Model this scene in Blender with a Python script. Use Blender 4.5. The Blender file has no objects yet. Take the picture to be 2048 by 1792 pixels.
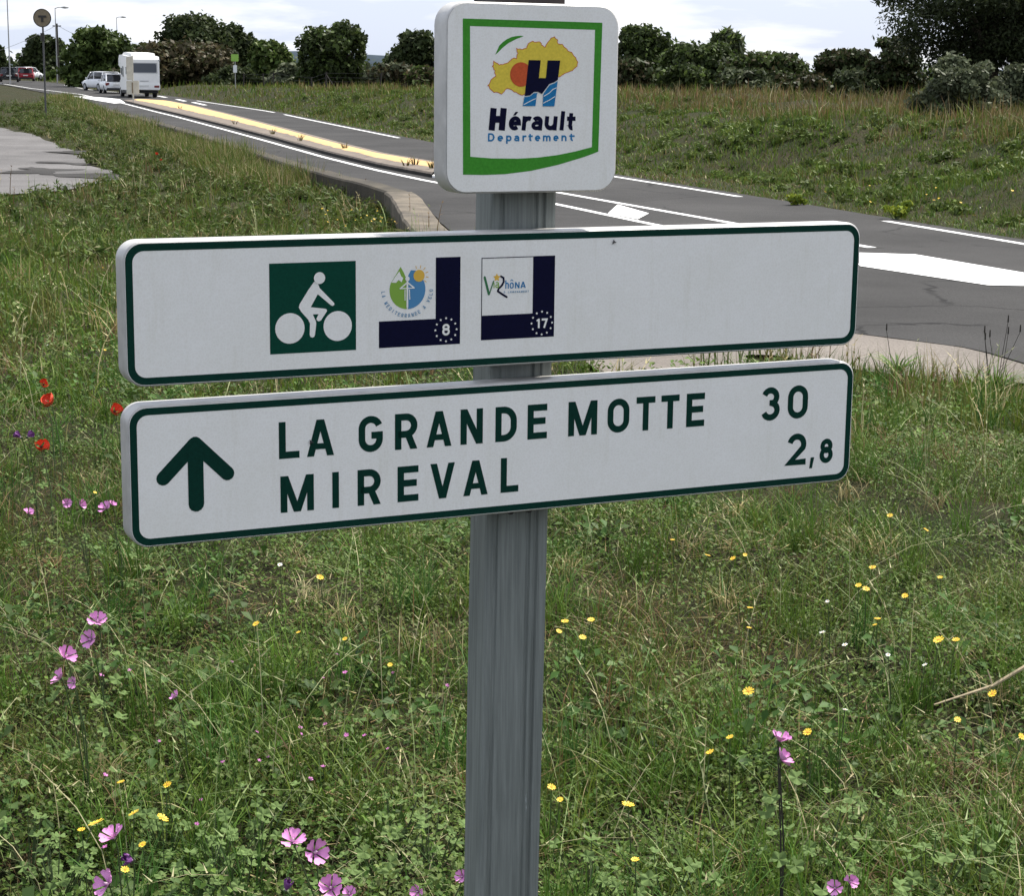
import bpy, math, random
import numpy as np
from mathutils import Matrix, Vector
from mathutils.geometry import tessellate_polygon

# ------------------------------------------------------------------ camera
SC = bpy.context.scene
COL = SC.collection
EYE = 1.6
F = 3800.0; CX, CY = 1024.0, 896.0
PITCH = math.atan((CY - 150.0) / F); ROLL = 0.012
cp, sp, cr, sr = math.cos(PITCH), math.sin(PITCH), math.cos(ROLL), math.sin(ROLL)
FW = np.array([0, cp, -sp]); UP0 = np.array([0, sp, cp]); RT0 = np.array([1.0, 0, 0])
RT = cr * RT0 + sr * UP0; UP = -sr * RT0 + cr * UP0
cam = bpy.data.cameras.new('camera'); cam_o = bpy.data.objects.new('camera', cam); COL.objects.link(cam_o)
cam.sensor_width = 36.0; cam.lens = F / 2048 * 36.0; cam.clip_start = 0.05; cam.clip_end = 8000
m = Matrix.Identity(4)
for i in range(3):
    m[i][0] = RT[i]; m[i][1] = UP[i]; m[i][2] = -FW[i]
m[0][3], m[1][3], m[2][3] = 0, 0, EYE
cam_o.matrix_world = m
SC.camera = cam_o

# ------------------------------------------------------------------ sky and sun
SUN_EL, SUN_AZ = math.radians(56), math.radians(38)      # azimuth clockwise from +Y
W = bpy.data.worlds.new('World'); SC.world = W; W.use_nodes = True
nt = W.node_tree; nt.nodes.clear()
def wn(t, **k):
    n = nt.nodes.new(t)
    for a, b in k.items(): setattr(n, a, b)
    return n
sky = wn('ShaderNodeTexSky', sky_type='NISHITA', sun_disc=False)
sky.sun_elevation = SUN_EL; sky.sun_rotation = SUN_AZ; sky.air_density = 1.0; sky.dust_density = 1.5
tc = wn('ShaderNodeTexCoord'); sep = wn('ShaderNodeSeparateXYZ'); nt.links.new(tc.outputs['Generated'], sep.inputs[0])
addz = wn('ShaderNodeMath', operation='ADD'); addz.inputs[1].default_value = 0.16; nt.links.new(sep.outputs['Z'], addz.inputs[0])
mx = wn('ShaderNodeMath', operation='MAXIMUM'); mx.inputs[1].default_value = 0.05; nt.links.new(addz.outputs[0], mx.inputs[0])
dx = wn('ShaderNodeMath', operation='DIVIDE'); dy = wn('ShaderNodeMath', operation='DIVIDE')
nt.links.new(sep.outputs['X'], dx.inputs[0]); nt.links.new(mx.outputs[0], dx.inputs[1])
nt.links.new(sep.outputs['Y'], dy.inputs[0]); nt.links.new(mx.outputs[0], dy.inputs[1])
cb = wn('ShaderNodeCombineXYZ'); nt.links.new(dx.outputs[0], cb.inputs[0]); nt.links.new(dy.outputs[0], cb.inputs[1])
cn = wn('ShaderNodeTexNoise'); cn.inputs['Scale'].default_value = 1.5; cn.inputs['Detail'].default_value = 7; cn.inputs['Roughness'].default_value = 0.55
nt.links.new(cb.outputs[0], cn.inputs['Vector'])
cr1 = wn('ShaderNodeValToRGB'); cr1.color_ramp.elements[0].position = 0.45; cr1.color_ramp.elements[1].position = 0.68
nt.links.new(cn.outputs['Fac'], cr1.inputs[0])
cn2 = wn('ShaderNodeTexNoise'); cn2.inputs['Scale'].default_value = 3.4; cn2.inputs['Detail'].default_value = 6
nt.links.new(cb.outputs[0], cn2.inputs['Vector'])
cr2 = wn('ShaderNodeValToRGB')
cr2.color_ramp.elements[0].position = 0.3; cr2.color_ramp.elements[0].color = (8.0, 8.1, 8.5, 1)
cr2.color_ramp.elements[1].position = 0.62; cr2.color_ramp.elements[1].color = (10.3, 10.1, 9.7, 1)
nt.links.new(cn2.outputs['Fac'], cr2.inputs[0])
skm = wn('ShaderNodeMix', data_type='RGBA'); skm.inputs[0].default_value = 0.78
nt.links.new(sky.outputs[0], skm.inputs[6]); skm.inputs[7].default_value = (5.9, 6.6, 8.2, 1)
mixc = wn('ShaderNodeMix', data_type='RGBA')
nt.links.new(cr1.outputs[0], mixc.inputs[0]); nt.links.new(skm.outputs[2], mixc.inputs[6]); nt.links.new(cr2.outputs[0], mixc.inputs[7])
bg = wn('ShaderNodeBackground'); bg.inputs['Strength'].default_value = 0.070
nt.links.new(mixc.outputs[2], bg.inputs['Color'])
wo = wn('ShaderNodeOutputWorld'); nt.links.new(bg.outputs[0], wo.inputs[0])
sl = bpy.data.lights.new('sun', 'SUN'); sl.energy = 3.9; sl.angle = math.radians(4); sl.color = (1.0, 0.95, 0.87)
so = bpy.data.objects.new('sun', sl); COL.objects.link(so); so.location = (0, 0, 60)
sdir = Vector((math.sin(SUN_AZ) * math.cos(SUN_EL), math.cos(SUN_AZ) * math.cos(SUN_EL), math.sin(SUN_EL)))
so.rotation_euler = sdir.to_track_quat('Z', 'Y').to_euler()
SC.view_settings.view_transform = 'Standard'; SC.view_settings.look = 'None'
SC.view_settings.exposure = 1.0; SC.view_settings.gamma = 1.0; SC.view_settings.use_curve_mapping = False

rng = np.random.default_rng(11); random.seed(11)

# ------------------------------------------------------------------ materials
def mat(name, col, rough=0.6, metal=0.0, spec=0.4, noise=None, bump=None, emit=None):
    """noise=(scale, amount, stretchZ) darkens/lightens the colour; bump=(scale, strength)"""
    M = bpy.data.materials.new(name); M.use_nodes = True
    t = M.node_tree; b = t.nodes['Principled BSDF']
    b.inputs['Base Color'].default_value = (*col, 1); b.inputs['Roughness'].default_value = rough
    b.inputs['Metallic'].default_value = metal; b.inputs['Specular IOR Level'].default_value = spec
    tcn = t.nodes.new('ShaderNodeTexCoord')
    if noise:
        mp = t.nodes.new('ShaderNodeMapping'); mp.inputs['Scale'].default_value = (1, 1, noise[2] if len(noise) > 2 else 1)
        t.links.new(tcn.outputs['Object'], mp.inputs[0])
        n = t.nodes.new('ShaderNodeTexNoise'); n.inputs['Scale'].default_value = noise[0]; n.inputs['Detail'].default_value = 8; n.inputs['Roughness'].default_value = 0.65
        t.links.new(mp.outputs[0], n.inputs['Vector'])
        r = t.nodes.new('ShaderNodeValToRGB'); a = noise[1]
        r.color_ramp.elements[0].position = 0.3; r.color_ramp.elements[1].position = 0.7
        r.color_ramp.elements[0].color = (*[c * (1 - a) for c in col], 1); r.color_ramp.elements[1].color = (*[min(1, c * (1 + a)) for c in col], 1)
        t.links.new(n.outputs['Fac'], r.inputs[0]); t.links.new(r.outputs[0], b.inputs['Base Color'])
    if bump:
        n2 = t.nodes.new('ShaderNodeTexNoise'); n2.inputs['Scale'].default_value = bump[0]; n2.inputs['Detail'].default_value = 5
        t.links.new(tcn.outputs['Object'], n2.inputs['Vector'])
        bp = t.nodes.new('ShaderNodeBump'); bp.inputs['Strength'].default_value = bump[1]; bp.inputs['Distance'].default_value = 0.02
        t.links.new(n2.outputs['Fac'], bp.inputs['Height']); t.links.new(bp.outputs[0], b.inputs['Normal'])
    return M

def foliage_mat(name, trans=0.35, rough=0.55):
    M = bpy.data.materials.new(name); M.use_nodes = True
    t = M.node_tree; b = t.nodes['Principled BSDF']; out = t.nodes['Material Output']
    at_ = t.nodes.new('ShaderNodeAttribute'); at_.attribute_name = 'Col'
    b.inputs['Roughness'].default_value = rough; b.inputs['Specular IOR Level'].default_value = 0.10
    tr = t.nodes.new('ShaderNodeBsdfTranslucent'); mxn = t.nodes.new('ShaderNodeMixShader'); mxn.inputs[0].default_value = trans
    t.links.new(at_.outputs['Color'], b.inputs['Base Color']); t.links.new(at_.outputs['Color'], tr.inputs['Color'])
    t.links.new(b.outputs[0], mxn.inputs[1]); t.links.new(tr.outputs[0], mxn.inputs[2]); t.links.new(mxn.outputs[0], out.inputs['Surface'])
    return M

MAT = {}
MAT['grass'] = foliage_mat('grass_blades', 0.22)
MAT['leaf'] = foliage_mat('tree_leaves', 0.25)
MAT['bark'] = mat('bark', (0.075, 0.06, 0.045), 0.9, noise=(6, 0.4, 0.3), bump=(25, 0.6))
MAT['palebark'] = mat('pale_bark', (0.22, 0.19, 0.16), 0.9, noise=(6, 0.4, 0.3))
MAT['galv'] = mat('galvanised_steel', (0.17, 0.185, 0.195), 0.55, 0.35, 0.5, noise=(60, 0.3, 0.05), bump=(400, 0.05))
MAT['alu'] = mat('aluminium_casing', (0.50, 0.49, 0.47), 0.45, 0.15, 0.5, noise=(25, 0.18, 1), bump=(300, 0.03))
MAT['dgreen'] = mat('sign_dark_green', (0.003, 0.033, 0.023), 0.6, 0, 0.08, noise=(300, 0.2))
MAT['sqgreen'] = mat('pictogram_green', (0.003, 0.052, 0.033), 0.6, 0, 0.08, noise=(300, 0.15))
MAT['navy'] = mat('sign_navy', (0.0035, 0.004, 0.024), 0.6, 0, 0.08, noise=(300, 0.2))
MAT['frgreen'] = mat('emblem_green', (0.055, 0.27, 0.03), 0.6, 0, 0.08, noise=(300, 0.15))
MAT['yellow'] = mat('emblem_yellow', (0.72, 0.56, 0.07), 0.6, 0, 0.08, noise=(300, 0.12))
MAT['orange'] = mat('emblem_orange', (0.56, 0.10, 0.035), 0.6, 0, 0.08, noise=(300, 0.15))
MAT['eblue'] = mat('emblem_blue', (0.018, 0.18, 0.40), 0.6, 0, 0.08, noise=(300, 0.15))
MAT['logogreen'] = mat('logo_leaf_green', (0.22, 0.40, 0.05), 0.45)
MAT['logoblue'] = mat('logo_drop_blue', (0.07, 0.24, 0.45), 0.45)
MAT['logosun'] = mat('logo_sun_yellow', (0.75, 0.45, 0.06), 0.45)
MAT['logotext'] = mat('logo_small_blue', (0.16, 0.30, 0.45), 0.45)
MAT['cap'] = mat('dark_post_cap', (0.03, 0.02, 0.018), 0.5, noise=(40, 0.3))
MAT['bolt'] = mat('bolt_steel', (0.05, 0.05, 0.05), 0.45, 0.6)

def sheeting():
    M = mat('reflective_white_sheeting', (0.68, 0.69, 0.72), 0.45, 0, 0.25)
    t = M.node_tree; b = t.nodes['Principled BSDF']
    tcn = [n for n in t.nodes if n.type == 'TEX_COORD'][0]
    v = t.nodes.new('ShaderNodeTexVoronoi'); v.feature = 'DISTANCE_TO_EDGE'; v.inputs['Scale'].default_value = 240; v.inputs['Randomness'].default_value = 0.75
    t.links.new(tcn.outputs['Object'], v.inputs['Vector'])
    r = t.nodes.new('ShaderNodeValToRGB'); r.color_ramp.elements[0].position = 0.02; r.color_ramp.elements[1].position = 0.14
    r.color_ramp.elements[0].color = (0.88, 0.87, 0.84, 1); r.color_ramp.elements[1].color = (0.84, 0.825, 0.79, 1)
    t.links.new(v.outputs['Distance'], r.inputs[0])
    n = t.nodes.new('ShaderNodeTexNoise'); n.inputs['Scale'].default_value = 9; n.inputs['Detail'].default_value = 10; n.inputs['Roughness'].default_value = 0.75
    t.links.new(tcn.outputs['Object'], n.inputs['Vector'])
    r2 = t.nodes.new('ShaderNodeValToRGB'); r2.color_ramp.elements[0].position = 0.33; r2.color_ramp.elements[1].position = 0.58
    r2.color_ramp.elements[0].color = (0.95, 0.95, 0.93, 1); r2.color_ramp.elements[1].color = (1, 1, 1, 1)
    t.links.new(n.outputs['Fac'], r2.inputs[0])
    mu = t.nodes.new('ShaderNodeMix'); mu.data_type = 'RGBA'; mu.blend_type = 'MULTIPLY'; mu.inputs[0].default_value = 1
    mp = t.nodes.new('ShaderNodeMapping'); mp.inputs['Scale'].default_value = (55, 55, 5); t.links.new(tcn.outputs['Object'], mp.inputs[0])
    n3 = t.nodes.new('ShaderNodeTexNoise'); n3.inputs['Scale'].default_value = 1; n3.inputs['Detail'].default_value = 6; n3.inputs['Roughness'].default_value = .7; t.links.new(mp.outputs[0], n3.inputs['Vector'])
    r3 = t.nodes.new('ShaderNodeValToRGB'); r3.color_ramp.elements[0].position = .28; r3.color_ramp.elements[0].color = (.93, .925, .90, 1); r3.color_ramp.elements[1].position = .46; r3.color_ramp.elements[1].color = (1, 1, 1, 1); t.links.new(n3.outputs['Fac'], r3.inputs[0])
    mu2 = t.nodes.new('ShaderNodeMix'); mu2.data_type = 'RGBA'; mu2.blend_type = 'MULTIPLY'; mu2.inputs[0].default_value = 1
    t.links.new(r.outputs[0], mu.inputs[6]); t.links.new(r2.outputs[0], mu.inputs[7]); t.links.new(mu.outputs[2], mu2.inputs[6]); t.links.new(r3.outputs[0], mu2.inputs[7]); t.links.new(mu2.outputs[2], b.inputs['Base Color'])
    return M
MAT['white'] = sheeting()

# ------------------------------------------------------------------ object helpers
def tag(o, label=None, cat=None, group=None, kind=None):
    if label: o['label'] = label
    if cat: o['category'] = cat
    if group: o['group'] = group
    if kind: o['kind'] = kind
    return o
def empty(name, loc=(0, 0, 0), rz=0.0):
    o = bpy.data.objects.new(name, None); COL.objects.link(o); o.location = loc; o.rotation_euler = (0, 0, rz); o.empty_display_size = 0.1
    return o
def mesh(name, vs, fs, mt, parent=None, smooth=False, loc=None):
    me = bpy.data.meshes.new(name); me.from_pydata([tuple(v) for v in vs], [], [tuple(f) for f in fs]); me.update()
    if mt is not None: me.materials.append(mt)
    if smooth: me.polygons.foreach_set('use_smooth', [True] * len(me.polygons))
    o = bpy.data.objects.new(name, me); COL.objects.link(o)
    if parent: o.parent = parent
    if loc is not None: o.location = loc
    return o
def inst(name, me, parent=None, mw=None):
    o = bpy.data.objects.new(name, me); COL.objects.link(o)
    if parent: o.parent = parent
    if mw is not None: o.matrix_basis = mw
    return o
def tri_mesh(name, V, T, mt, col=None, parent=None):
    """big triangle mesh from numpy arrays, optional per-vertex colour"""
    me = bpy.data.meshes.new(name); V = np.ascontiguousarray(V, np.float32); T = np.ascontiguousarray(T, np.int32)
    me.vertices.add(len(V)); me.vertices.foreach_set('co', V.ravel())
    me.loops.add(T.size); me.loops.foreach_set('vertex_index', T.ravel())
    me.polygons.add(len(T)); me.polygons.foreach_set('loop_start', np.arange(0, T.size, 3, dtype=np.int32))
    if col is not None:
        a = me.attributes.new('Col', 'FLOAT_COLOR', 'POINT')
        c4 = np.ones((len(V), 4), np.float32); c4[:, :3] = col; a.data.foreach_set('color', c4.ravel())
    me.update(calc_edges=True); me.materials.append(mt)
    o = bpy.data.objects.new(name, me); COL.objects.link(o)
    if parent: o.parent = parent
    return o
class MB:
    def __init__(s): s.v = []; s.f = []
    def add(s, vs, fs):
        k = len(s.v); s.v += [tuple(v) for v in vs]; s.f += [tuple(i + k for i in f) for f in fs]; return s
    def box(s, x0, x1, y0, y1, z0, z1, b=0.0):
        if b <= 0:
            v = [(x, y, z) for z in (z0, z1) for y in (y0, y1) for x in (x0, x1)]
            return s.add(v, [(0, 2, 3, 1), (4, 5, 7, 6), (0, 1, 5, 4), (2, 6, 7, 3), (0, 4, 6, 2), (1, 3, 7, 5)])
        poly = [(x0 + b, z0), (x1 - b, z0), (x1, z0 + b), (x1, z1 - b), (x1 - b, z1), (x0 + b, z1), (x0, z1 - b), (x0, z0 + b)]
        return s.prism(poly, y0, y1)
    def prism(s, poly, y0, y1):
        """polygon in x,z extruded along y"""
        n = len(poly); v = [(p[0], y0, p[1]) for p in poly] + [(p[0], y1, p[1]) for p in poly]
        f = [(i, (i + 1) % n, n + (i + 1) % n, n + i) for i in range(n)]
        for t in tessellate_polygon([[Vector((p[0], p[1], 0)) for p in poly]]):
            f.append(t); f.append(tuple(n + i for i in reversed(t)))
        return s.add(v, f)
    def prismx(s, poly, x0, x1):
        """polygon in y,z extruded along x"""
        n = len(poly); v = [(x0, p[0], p[1]) for p in poly] + [(x1, p[0], p[1]) for p in poly]
        f = [(i, (i + 1) % n, n + (i + 1) % n, n + i) for i in range(n)]
        for t in tessellate_polygon([[Vector((p[0], p[1], 0)) for p in poly]]):
            f.append(t); f.append(tuple(n + i for i in reversed(t)))
        return s.add(v, f)
    def tube(s, pts, rad, n=8, cap=True):
        pts = [Vector(p) for p in pts]; k = len(pts)
        if not hasattr(rad, '__len__'): rad = [rad] * k
        vs = []; fs = []
        for i, p in enumerate(pts):
            d = (pts[min(i + 1, k - 1)] - pts[max(i - 1, 0)]).normalized()
            a = d.cross(Vector((0.31, 0.9, 0.2))).normalized() if abs(d.y) < 0.9 else d.cross(Vector((1, 0, 0.1))).normalized()
            b = d.cross(a)
            for j in range(n):
                t = 2 * math.pi * j / n; vs.append(p + (a * math.cos(t) + b * math.sin(t)) * rad[i])
        for i in range(k - 1):
            for j in range(n): fs.append((i * n + j, i * n + (j + 1) % n, (i + 1) * n + (j + 1) % n, (i + 1) * n + j))
        if cap: fs.append(tuple(range(n - 1, -1, -1))); fs.append(tuple(range((k - 1) * n, k * n)))
        return s.add(vs, fs)
    def disc(s, c, r, axis='y', depth=0.02, n=24):
        a = [2 * math.pi * i / n for i in range(n)]
        if axis == 'y': return s.prism([(c[0] + r * math.cos(t), c[2] + r * math.sin(t)) for t in a], c[1] - depth / 2, c[1] + depth / 2)
        return s.prismx([(c[1] + r * math.cos(t), c[2] + r * math.sin(t)) for t in a], c[0] - depth / 2, c[0] + depth / 2)
    def build(s, name, mt, parent=None, smooth=False, loc=None):
        return mesh(name, s.v, s.f, mt, parent, smooth, loc)

# ------------------------------------------------------------------ terrain
L_PTS = np.array([(-190, 420), (-115, 310), (-76, 236), (-56, 199), (-50.5, 190), (-32.1, 137.2), (-22.2, 104), (-17, 87), (-13.1, 74.1), (-10.1, 64), (-7.62, 55.1), (-5.6, 47.7), (-4.1, 42.2), (-2.45, 37), (-1.85, 35.5), (-0.95, 27), (0.1, 22), (1.5, 17.6), (3.05, 16.75), (3.7, 16.4), (4.1, 14.8), (6.0, 9), (8.2, 2), (12, -12)], float)
R_PTS = np.array([(-165, 420), (-94, 310), (-58, 236), (-44, 190), (-35.3, 163), (-26.4, 146), (-19.5, 124), (-12.5, 102), (-8.3, 85), (-4.6, 70.4), (-0.6, 54.5), (2.4, 43.5), (4.5, 36.6), (5.9, 31.5), (7.2, 27), (8.8, 21), (11, 13), (14, 2), (19, -12)], float)
def smooth_curve(P):
    Y = np.linspace(P[:, 1].min(), P[:, 1].max(), 2600)
    X = np.interp(Y, P[::-1, 1], P[::-1, 0])
    w = np.interp(Y, [-12, 10, 40, 420], [0.4, 0.5, 3.0, 14])
    out = X.copy(); dy_ = Y[1] - Y[0]
    for it in range(1):
        for i in range(len(Y)):
            k = max(1, int(w[i] / dy_)); a, b = max(0, i - k), min(len(Y), i + k + 1); kk = min(i - a, b - 1 - i); out[i] = X[i - kk:i + kk + 1].mean()
    return Y, out
LY, LX = smooth_curve(L_PTS); RY, RX = smooth_curve(R_PTS)
def xL(y): return np.interp(y, LY, LX)
def xR(y): return np.interp(y, RY, RX)
def zr(y): return np.interp(y, [0, 60, 100, 139, 200, 400], [-.6, -.6, -.46, -.25, .2, .3])
def pdist(x, y, P):
    x = np.asarray(x, float); y = np.asarray(y, float); d = np.full(x.shape, 1e9)
    for (ax, ay), (bx, by) in zip(P[:-1], P[1:]):
        vx, vy = bx - ax, by - ay; t = np.clip(((x - ax) * vx + (y - ay) * vy) / (vx * vx + vy * vy), 0, 1)
        d = np.minimum(d, np.hypot(x - ax - t * vx, y - ay - t * vy))
    return d
LD = np.stack([LX, LY], 1)[::40]; RD = np.stack([RX, RY], 1)[::40]
def ss(t): t = np.clip(t, 0, 1); return t * t * (3 - 2 * t)
_lat = rng.random((256, 256))
def vnoise(x, y, s=1.0, o=0):
    x = np.asarray(x, float) / s + 37.3 + o * 17.1; y = np.asarray(y, float) / s + 11.7 + o * 5.3
    xi = np.floor(x).astype(int); yi = np.floor(y).astype(int); fx = ss(x - xi); fy = ss(y - yi)
    g = lambda a, b: _lat[a % 256, b % 256]
    return (g(xi, yi) * (1 - fx) + g(xi + 1, yi) * fx) * (1 - fy) + (g(xi, yi + 1) * (1 - fx) + g(xi + 1, yi + 1) * fx) * fy
LANE = np.array([(-36, 127), (-30, 104), (-24.5, 88), (-17.9, 72.8), (-11.8, 53), (-9.2, 45.5), (-9.4, 40), (-11.5, 35.7), (-20, 33), (-45, 36), (-70, 127)], float)
APRON = [(0.42, 11.6), (0.5, 10.7), (1.1, 10.9), (1.45, 11.9), (1.72, 13.4), (1.95, 14.15), (2.3, 13.86), (2.6, 13.62), (3.22, 13.84), (3.8, 13.9), (4.7, 13.0), (5.4, 12.2), (4.5, 15.0), (4.0, 16.9), (3.12, 17.3), (1.9, 16.0), (0.9, 13.6), (0.45, 12.2)]
def in_poly(x, y, P):
    x = np.asarray(x, float); y = np.asarray(y, float); c = np.zeros(x.shape, bool); n = len(P)
    for i in range(n):
        x0, y0 = P[i]; x1, y1 = P[(i + 1) % n]
        if y0 == y1: continue
        c ^= ((y0 > y) != (y1 > y)) & (x < (x1 - x0) * (y - y0) / (y1 - y0) + x0)
    return c
def height(x, y, detail=True):
    x = np.asarray(x, float); y = np.asarray(y, float)
    xl, xr = xL(y), xR(y); zroad = zr(y)
    left = x < xl; right = x > xr
    dl = pdist(x, y, LD); dr = pdist(x, y, RD)
    zn = np.interp(y, [-5, 8, 14, 27, 45, 70, 120, 200, 260], [0, 0, -.16, -.72, -.95, -.95, -.6, 0.1, 0.3])
    wallf = ss((y - 25) / 3) * (1 - ss((y - 105) / 25))
    bl = ss((dl - 0.15) / 5.0)
    zl = (zroad - 0.03) * (1 - bl) + zn * bl
    zl = zl * (1 - wallf) + np.minimum(zn, zroad - 0.3) * wallf
    htop = np.interp(y, [0, 20, 90, 110, 150, 240, 500], [.6, .78, .78, .62, .4, .4, .5])
    bk = ss((dr - 0.5) / np.interp(y, [0, 60, 110], [7.5, 6.5, 5]))
    zrt = zroad - 0.03 + (htop - zroad) * bk + 0.2 * ss((dr - 8) / 40)
    z = np.where(left, zl, np.where(right, zrt, zroad - 0.03))
    if detail:
        a = np.where(left, ss((dl - .3) / 1.5), np.where(right, ss((dr - .8) / 2), 0))
        lane = in_poly(x, y, LANE) | in_poly(x, y, np.array(APRON)); a = np.where(lane, 0.1, a)
        z = z + a * (0.10 * (vnoise(x, y, 1.7) - .5) + 0.075 * (vnoise(x, y, .4, 1) - .5)) + np.where(right, a * (0.55 * (vnoise(x, y, 3.4, 2) - .5) + .22 * (vnoise(x, y, 1.1, 3) - .5)), 0)
    return z
def ray(px, py): return FW + (px - CX) / F * RT - (py - CY) / F * UP
def at(px, py, Y):
    d = ray(px, py); t = Y / d[1]; return np.array([d[0] * t, Y, EYE + d[2] * t])
def hit(px, py, above=0.0):
    """first place along the sight line that is `above` metres over the ground"""
    d = ray(px, py); T = np.exp(np.linspace(math.log(2.0), math.log(400), 4000)) / d[1]
    X = d[0] * T; Y = d[1] * T; Z = EYE + d[2] * T
    g = height(X, Y) + above; i = np.argmax(Z < g)
    return np.array([X[i], Y[i], g[i] - above])

gx = np.concatenate([-np.geomspace(4.6, 2500, 110)[::-1], np.linspace(-4.5, 6.5, 150), np.geomspace(6.6, 2500, 110)])
gy = np.concatenate([-np.geomspace(0.6, 300, 20)[::-1] , np.linspace(-.5, 2.9, 20), np.geomspace(3, 4000, 300)])
GX, GY = np.meshgrid(gx, gy); GZ = height(GX, GY)
V = np.stack([GX, GY, GZ], -1).reshape(-1, 3); nx = len(gx); ny = len(gy)
i = (np.arange(ny - 1)[:, None] * nx + np.arange(nx - 1)[None]).ravel()
T = np.concatenate([np.stack([i, i + 1, i + nx + 1], 1), np.stack([i, i + nx + 1, i + nx], 1)])
def ground_mat():
    M = bpy.data.materials.new('soil_and_thatch'); M.use_nodes = True; t = M.node_tree; b = t.nodes['Principled BSDF']
    b.inputs['Roughness'].default_value = 0.95; b.inputs['Specular IOR Level'].default_value = 0.1
    tcn = t.nodes.new('ShaderNodeTexCoord')
    n1 = t.nodes.new('ShaderNodeTexNoise'); n1.inputs['Scale'].default_value = 1.1; n1.inputs['Detail'].default_value = 9; n1.inputs['Roughness'].default_value = 0.7
    n2 = t.nodes.new('ShaderNodeTexNoise'); n2.inputs['Scale'].default_value = 32; n2.inputs['Detail'].default_value = 8; n2.inputs['Roughness'].default_value = 0.75
    for n in (n1, n2): t.links.new(tcn.outputs['Object'], n.inputs['Vector'])
    r1 = t.nodes.new('ShaderNodeValToRGB'); e = r1.color_ramp.elements
    e[0].position = 0.36; e[0].color = (0.022, 0.030, 0.010, 1); e[1].position = 0.72; e[1].color = (0.046, 0.036, 0.020, 1)
    r2 = t.nodes.new('ShaderNodeValToRGB'); e = r2.color_ramp.elements
    e[0].position = 0.3; e[0].color = (0.35, 0.35, 0.35, 1); e[1].position = 0.72; e[1].color = (1.5, 1.45, 1.35, 1)
    t.links.new(n1.outputs['Fac'], r1.inputs[0]); t.links.new(n2.outputs['Fac'], r2.inputs[0])
    mu = t.nodes.new('ShaderNodeMix'); mu.data_type = 'RGBA'; mu.blend_type = 'MULTIPLY'; mu.inputs[0].default_value = 1
    t.links.new(r1.outputs[0], mu.inputs[6]); t.links.new(r2.outputs[0], mu.inputs[7]); t.links.new(mu.outputs[2], b.inputs['Base Color'])
    bp = t.nodes.new('ShaderNodeBump'); bp.inputs['Strength'].default_value = 0.8; bp.inputs['Distance'].default_value = 0.03
    t.links.new(n2.outputs['Fac'], bp.inputs['Height']); t.links.new(bp.outputs[0], b.inputs['Normal'])
    return M
MAT['soil'] = ground_mat()
gnd = tri_mesh('ground', V, T, MAT['soil']); gnd.data.polygons.foreach_set('use_smooth', [True] * len(gnd.data.polygons))
tag(gnd, kind='structure')

# ---- hills far behind
hx = np.linspace(-900, 900, 90); hv = []; hf = []
for k, X in enumerate(hx):
    hh = 12 + 5 * math.sin(X / 130.0 + 2.2) + 2.5 * math.sin(X / 47.0) + 1.2 * random.random()
    hv += [(X, 1500, -2), (X, 1540 + 30 * math.sin(X / 90), hh), (X, 1800, -2)]
for k in range(len(hx) - 1):
    a = k * 3; hf += [(a, a + 3, a + 4, a + 1), (a + 1, a + 4, a + 5, a + 2)]
tag(mesh('hills', hv, hf, mat('far_wooded_hill', (0.035, 0.055, 0.075), 0.95, noise=(0.05, 0.3)), smooth=True), kind='structure')  # bluish cast of distance is mixed into the hill's base colour

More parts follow.
